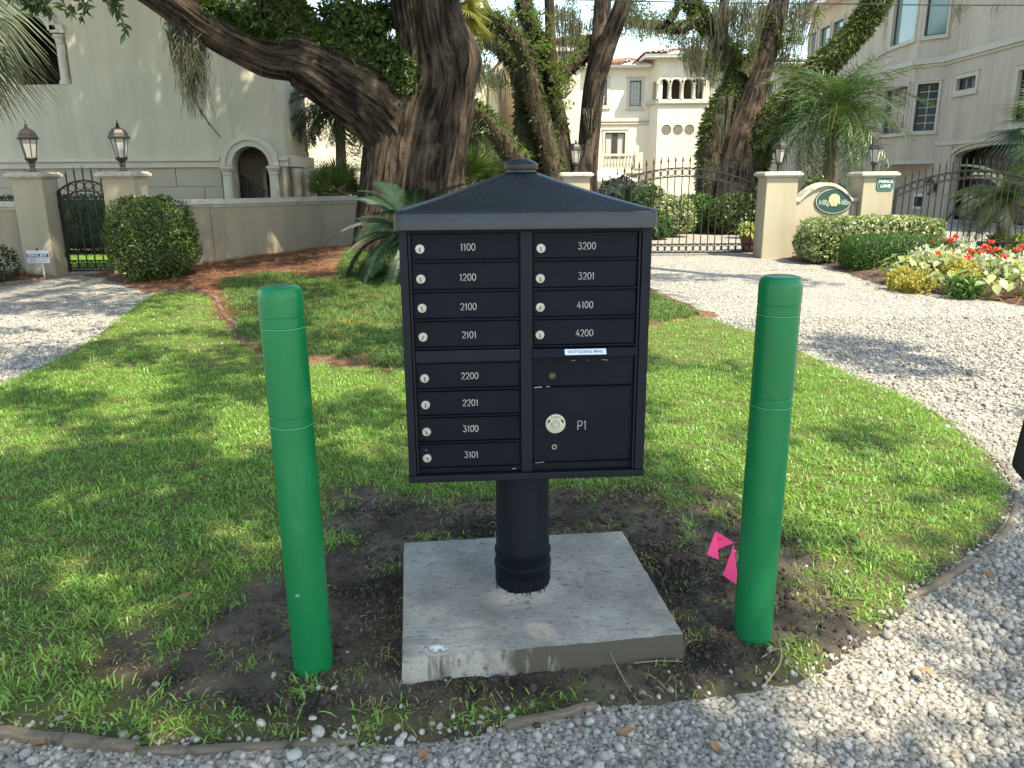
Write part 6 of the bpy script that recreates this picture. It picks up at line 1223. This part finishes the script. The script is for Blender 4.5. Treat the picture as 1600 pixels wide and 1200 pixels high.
gsrc = [blade_clump(22, (.070, .08, .09, .075, .065)[k], (.0045, .0055, .0065, .005, .004)[k], .034, k, m_grass) for k in range(5)]+[blade_clump(9, .085, .005, .03, 20+k, m_dry, .75) for k in range(2)]
def pts_in(poly, dens, x0, x1, y0, y1, f=None):
    n = int(dens*(x1-x0)*(y1-y0)); x = rng.uniform(x0, x1, n); y = rng.uniform(y0, y1, n); k = in_poly(x, y, poly); x, y = x[k], y[k]
    if f is not None: k = rng.random(len(x)) < f(x, y); x, y = x[k], y[k]
    return x, y
padp = np.array([p[:2] for p in pc])
def turf_p(x, y):
    s = soil_amount(x, y); nz = fbm(np.stack([x*3.2, y*3.2, 0*x], -1), 3, 21); e = sdist(x, y, LAWN); tufts = np.clip((fbm(np.stack([x*6, y*6, 0*x+3], -1), 3, 33)-.53)*7, 0, .55)
    return np.where(poly_dist(x, y, padp)*np.where(in_poly(x, y, padp), -1, 1) < .02, 0, np.clip((1-s)*np.clip(.55+nz*1.4, .4, 1)+s*tufts*.8, 0, 1))*np.clip(e*14+.15, 0, 1)
x, y = pts_in(LAWN, 640, -5, 3.2, 1.7, 6.5, turf_p); x2, y2 = pts_in(LAWN, 260, -7, 3.2, 6.5, 12.5, turf_p); x = np.concatenate([x, x2]); y = np.concatenate([y, y2]); n = len(x); z = lawn_h(x, y)
sa = soil_amount(x, y); dry = rng.random(n) < (.025+.28*sa); idx = np.where(dry, rng.integers(5, 7, n), rng.integers(0, 5, n)); scl = rng.uniform(.6, 1.15, n)*(1-.25*sa)*(.85+.4*fbm(np.stack([x*2, y*2, 0*x], -1), 2, 13))
scatter('lawn_grass', np.stack([x, y, z], -1), np.stack([rng.normal(0, .12, n), rng.normal(0, .12, n), rng.uniform(0, 6.283, n)], -1), scl, idx, gsrc, 'coarse green lawn grass covering the island')
# thin shade grass in the oak bed
def bed_p(x, y):
    px, _ = proj(np.stack([x, y, 0*x], -1)); k = in_poly(px[:, 0], px[:, 1], [(345, 445), (420, 440), (520, 450), (560, 400), (640, 400), (1000, 440), (1095, 496), (640, 580), (420, 556), (375, 520)]); nz = fbm(np.stack([x*2.2, y*2.2, 0*x], -1), 3, 61)
    return np.where(k, np.clip((nz-.16)*5, .15, 1), .0)
m_sh = leaf_mat('shade_grass', (.055, .12, .03), (.16, .24, .07), .35, .5); ssrc = [blade_clump(16, .14, .006, .04, 40+k, m_sh) for k in range(4)]
x, y = pts_in(BED, 620, -6, 3, 6, 15, bed_p); n = len(x)
scatter('shade_grass', np.stack([x, y, bed_h(x, y)], -1), np.stack([rng.normal(0, .15, n), rng.normal(0, .15, n), rng.uniform(0, 6.283, n)], -1), rng.uniform(.6, 1.2, n), rng.integers(0, 4, n), ssrc, 'thin shade grass growing around the oak roots')
# orange survey paint on the grass
m_orange = leaf_mat('orange_paint', (.85, .20, .02), (.9, .28, .05), .2, .6); osrc = [blade_clump(12, .11, .007, .03, 80+k, m_orange) for k in range(2)]; t_ = rng.random(36); cpx = np.stack([540+65*t_+rng.normal(0, 4, 36), 509+10*t_+rng.normal(0, 2.2, 36)], -1); pp = np.array([G(*q) for q in cpx]); pp[:, 2] = bed_h(pp[:, 0], pp[:, 1])+.01
scatter('painted_grass', pp, np.stack([0*t_, 0*t_, rng.uniform(0, 6.28, 36)], -1), rng.uniform(.5, .9, 36), rng.integers(0, 2, 36), osrc, 'grass blades sprayed with orange marking paint')
# lawn strip behind the foot gate
bl = MB().add([(-12, 15.3, .012), (-6.9, 15.3, .012), (-6.9, 18.2, .012), (-12, 18.2, .012)], [(0, 1, 2, 3)]).build('lawn', mat('sunny_turf', (.10, .17, .03), .95, .3, 30, .6, 120, .02)); struct(bl, label='sunlit lawn strip behind the foot gate')
x = rng.uniform(-10.2, -6.9, 2600); y = rng.uniform(15.3, 18.1, 2600); n = len(x); scatter('lawn_grass', np.stack([x, y, 0*x+.02], -1), np.stack([0*x, 0*x, rng.uniform(0, 6.28, n)], -1), rng.uniform(.7, 1.1, n), rng.integers(0, 5, n), gsrc, 'sunlit grass of the lawn strip behind the foot gate')
# pine straw: loose needles
m_needle = leaf_mat('pine_needle', (.13, .055, .028), (.36, .18, .10), .15, .8, .2)
def needle_mat_clump(n, seed):
    r = np.random.default_rng(seed); a = r.uniform(0, 6.283, n); l = r.uniform(.08, .2, n); c = np.stack([r.normal(0, .09, n), r.normal(0, .09, n), r.uniform(0, .03, n)], -1); d = np.stack([np.cos(a), np.sin(a), r.normal(0, .15, n)], -1); m = np.linspace(-.5, .5, 3)[None, :, None]
    v, f = strips(c[:, None, :]+d[:, None, :]*l[:, None, None]*m, np.full((n, 3), .006), np.stack([-np.sin(a), np.cos(a), 0*a], -1)); return raw_mesh('needles', v, f, m_needle)
nsrc = [needle_mat_clump(26, k) for k in range(4)]
x, y = pts_in(BED, 38, -8, 1, 8, 20, lambda a, b: np.where(bed_p(a, b) > .2, .12, 1.0)); x2, y2 = pts_in(LBED, 38, -14, -7, 11, 15); x3, y3 = pts_in(RBED, 12, 4, 9, 9, 16); zz = np.concatenate([bed_h(x, y), lbed_h(x2, y2), rbed_h(x3, y3)]); x = np.concatenate([x, x2, x3]); y = np.concatenate([y, y2, y3]); n = len(x)
scatter('pine_straw', np.stack([x, y, zz], -1), np.stack([rng.normal(0, .1, n), rng.normal(0, .1, n), rng.uniform(0, 6.28, n)], -1), rng.uniform(.7, 1.3, n), rng.integers(0, 4, n), nsrc, 'loose brown pine straw on the beds')
# dry grass strands strewn over the dug soil
x, y = pts_in(SOIL, 210, -1.6, 1.9, 1.8, 4.0, lambda a, b: np.where(in_poly(a, b, padp), 0, 1)*np.clip((fbm(np.stack([a*4, b*4, 0*a], -1), 3, 91)-.38)*5, .05, 1)); n = len(x); dsrc = [blade_clump(9, .10, .0035, .03, 120+k, m_dry, .95) for k in range(4)]+[blade_clump(7, .07, .005, .02, 130, m_grass, .8)]
scatter('dry_grass', np.stack([x, y, lawn_h(x, y)+.004], -1), np.stack([rng.normal(0, .25, n), rng.normal(0, .25, n), rng.uniform(0, 6.28, n)], -1), rng.uniform(.5, 1.2, n), rng.integers(0, 5, n), dsrc, 'dry grass strands strewn over the dug soil')
# gravel stones
def stone(seed):
    bm = bmesh.new(); bmesh.ops.create_icosphere(bm, subdivisions=2, radius=1); r = np.random.default_rng(seed); s = np.array([1, r.uniform(.7, .95), r.uniform(.55, .8)]); co = np.array([v.co for v in bm.verts]); k = 1+.55*(fbm(co*1.3+seed*5, 3, seed)-.47)
    for v, c, q in zip(bm.verts, co, k): v.co = Vector(c*q*s)
    me = bpy.data.meshes.new('stone'); bm.to_mesh(me); bm.free(); me.polygons.foreach_set('use_smooth', np.ones(len(me.polygons), bool)); return me
def stone_mat():
    m, nt, b = new_mat('gravel_stone'); oi = nt.nodes.new('ShaderNodeObjectInfo'); r = nt.nodes.new('ShaderNodeValToRGB'); nt.links.new(oi.outputs['Random'], r.inputs[0]); e = r.color_ramp.elements; e[0].position = 0; e[0].color = (.20, .18, .155, 1); e[1].position = 1; e[1].color = (.66, .635, .585, 1)
    for ps, c in ((.2, (.33, .305, .27)), (.6, (.49, .465, .42)), (.93, (.60, .575, .53)), (.95, (.34, .24, .17))): q = e.new(ps); q.color = (*c, 1)
    o = _mix(nt, _ramp(nt, _noise(nt, 3.0, detail=6), .45, .75), r.outputs[0], (.20, .18, .15)); nt.links.new(o, b.inputs['Base Color']); b.inputs['Roughness'].default_value = .9; _bump(nt, _noise(nt, 5, detail=6), .5, .2, b); return m
m_stone = stone_mat(); rsrc = []
for k in range(6): me = stone(k+1); me.materials.append(m_stone); rsrc.append(me)
def gravel_p(x, y):
    d = sdist(x, y, LAWN); s = np.clip(-d*9+.12, .0, 1); s = np.where(d > 0, np.clip(.22-d*2.2, .003, .22), s)
    nz = fbm(np.stack([x*3, y*3, 0*x], -1), 3, 71); front = np.exp(-((x-.75)/.9)**2-((y-2.05)/.22)**2); return s*np.clip(1.25-1.2*np.clip(front*nz*2, 0, .6), .4, 1)
def rects(dens, x0, x1, y0, y1):
    n = int(dens*(x1-x0)*(y1-y0)); x = rng.uniform(x0, x1, n); y = rng.uniform(y0, y1, n); px, zc = proj(np.stack([x, y, 0*x], -1)); k = (px[:, 0] > -60) & (px[:, 0] < 1660) & (px[:, 1] < 1260) & (zc > .3); x, y = x[k], y[k]; k = rng.random(len(x)) < gravel_p(x, y); return x[k], y[k]
gx = [rects(8200, -2.2, 2.6, 1.45, 2.6), rects(5600, .8, 3.6, 2.6, 5.0), rects(1100, 1.5, 6.2, 5.0, 9.0), rects(1100, -6.5, -2.5, 5.2, 9.5)]
x = np.concatenate([a for a, b in gx]); y = np.concatenate([b for a, b in gx]); n = len(x); sz = np.clip(rng.lognormal(math.log(.0072), .40, n), .003, .021)*(1+.25*(y > 5)); d_ = sdist(x, y, LAWN); z = np.where(d_ > -.02, lawn_h(x, y), .0)+sz*rng.uniform(.05, .65, n)
scatter('gravel_stones', np.stack([x, y, z], -1), rng.uniform(0, 6.283, (n, 3))*np.array([.12, .12, 1]), sz, rng.integers(0, 6, n), rsrc, 'loose pale gravel stones of the lane and drive')
# soil crumbs around the pad
m_crumb = mat('soil_crumb', (.045, .034, .026), .95, .5, 3); csrc = []
for k in range(4): me = stone(k+30); me.materials.append(m_crumb); csrc.append(me)
x, y = pts_in(SOIL, 1500, -1.6, 1.8, 1.8, 4.0, lambda a, b: np.clip(soil_amount(a, b), 0, 1)*np.where(in_poly(a, b, padp), 0, 1)*np.clip(1.1-1.2*np.clip(sdist(a, b, padp)*-1-.12, 0, .8), .2, 1)); n = len(x); sz = np.clip(rng.lognormal(math.log(.006), .5, n), .002, .022)
scatter('soil_crumbs', np.stack([x, y, lawn_h(x, y)+sz*.3], -1), rng.uniform(0, 6.28, (n, 3)), sz, rng.integers(0, 4, n), csrc, 'dark crumbs of freshly dug soil around the pad')
# fallen leaves and chips lying singly on the ground
m_fall = leaf_mat('fallen_leaf', (.20, .10, .05), (.42, .24, .13), .2, .7); m_chip = mat('pale_chip', (.36, .355, .33), .8, .15, 40)
def fallen(px, py, L, label, mt, k):
    g = G(px, py); h = float(lawn_h(np.array([g[0]]), np.array([g[1]]))[0]); h = max(h, 0.0)+(.05 if mt is m_fall and py < 1080 else .022); n = 7; t = np.linspace(0, 1, n); wv = np.sin(np.pi*np.clip(t*.9+.06, 0, 1))*.24; v = []; f = []
    for a, b in zip(t, wv): cz = .10*math.sin(a*3+k); v += [(a-.5, -b, cz+b*.5), (a-.5, 0, cz), (a-.5, b, cz+b*.35)]
    for i in range(n-1): f += [(i*3, i*3+1, i*3+4, i*3+3), (i*3+1, i*3+2, i*3+5, i*3+4)]
    o = link('fallen_leaf', raw_mesh('fallen_leaf', np.array(v)*L, np.array(f), mt, True), None, (g[0], g[1], h)); o.rotation_euler = (0, 0, k*1.7); return tag(o, label, 'leaf', 'leaves fallen on the ground')
fl_ = [(314, 741, .07, 'tan dead leaf on the lawn left of the left bollard'), (296, 958, .07, 'rust brown leaf on the turf above the bare soil at left'), (980, 1152, .05, 'orange brown leaf on the gravel in front of the pad'), (1120, 1178, .06, 'red brown leaf on the gravel at the bottom, right of centre'), (1345, 860, .05, 'small tan leaf at the lawn edge right of the right bollard'), (1540, 915, .06, 'brown leaf on shaded gravel at the lower right'), (664, 1190, .05, 'orange brown leaf at the bottom edge left of centre'), (1447, 1072, .06, 'pale leaf on sunlit gravel at the lower right'), (1262, 770, .05, 'brown leaf on the lawn beside the right bollard'), (60, 1168, .06, 'rust brown leaf lying on the edging board at bottom left'), (232, 936, .05, 'tan leaf in the worn turf at lower left'), (1000, 640, .05, 'brown leaf on the lawn just right of the mailbox')]
for k, a in enumerate(fl_): fallen(*a, m_fall, k)
def chip(px, py, d, rz, label):
    g = G(px, py); h = max(0, float(lawn_h(np.array([g[0]]), np.array([g[1]]))[0])); sm = stone(int(px)); sm.materials.append(m_chip); o = link('concrete_chip', sm, None, (g[0], g[1], h+d[2]*.3+.004)); o.scale = (d[0]*.55, d[1]*.6, d[2]*.9); o.rotation_euler = (.12, .08, rz); tag(o, label, 'chip', 'pale chips in the soil')
chip(535, 1153, (.022, .045, .008), .5, 'flat white chip on the edging below the left bollard'); chip(490, 1136, (.024, .02, .01), .2, 'small white chip in the soil below the left bollard'); chip(460, 1185, (.045, .05, .02), .4, 'grey flat stone at the bottom edge below the left bollard'); chip(523, 1092, (.028, .018, .012), .9, 'white chip in the soil right of the left bollard foot'); chip(500, 1090, (.02, .018, .012), 1.4, 'pale pebble chip close to the left bollard foot')
# twigs and runners
m_run = leaf_mat('dry_runner', (.22, .20, .09), (.34, .30, .15), .2, .6)
def runner(pts_px, r, label, mt, zs=None):
    p = []
    for k, q in enumerate(pts_px): g = G(*q); h = max(0, float(lawn_h(np.array([g[0]]), np.array([g[1]]))[0])); p.append((g[0], g[1], h+(zs[k] if zs else .012)))
    p = spline(np.array(p), 16); c = p.mean(0); o = MB().tube(p-c, np.linspace(r, r*.6, 16), 6).build('grass_runner' if mt is m_run else 'fallen_twig', mt, None, 40, loc=tuple(c)); tag(o, label, 'runner' if mt is m_run else 'twig')
runner([(938, 1030), (962, 1062), (985, 1090), (1000, 1106)], .003, 'pale grass runner lying against the pad front', m_run, [.08, .03, .015, .012]); runner([(990, 1050), (1030, 1048), (1066, 1046)], .002, 'dry grass runner along the pad front at right', m_run); runner([(328, 1168), (355, 1150), (388, 1134)], .004, 'dark twig lying on soil below the left bollard', m_bark2); runner([(1190, 1040), (1215, 1030), (1240, 1052), (1262, 1068)], .003, 'dry grass runner in front of the right bollard', m_run); runner([(1195, 1075), (1218, 1050), (1215, 1025)], .003, 'curved grass runner below the right bollard foot', m_run, [.012, .02, .05])
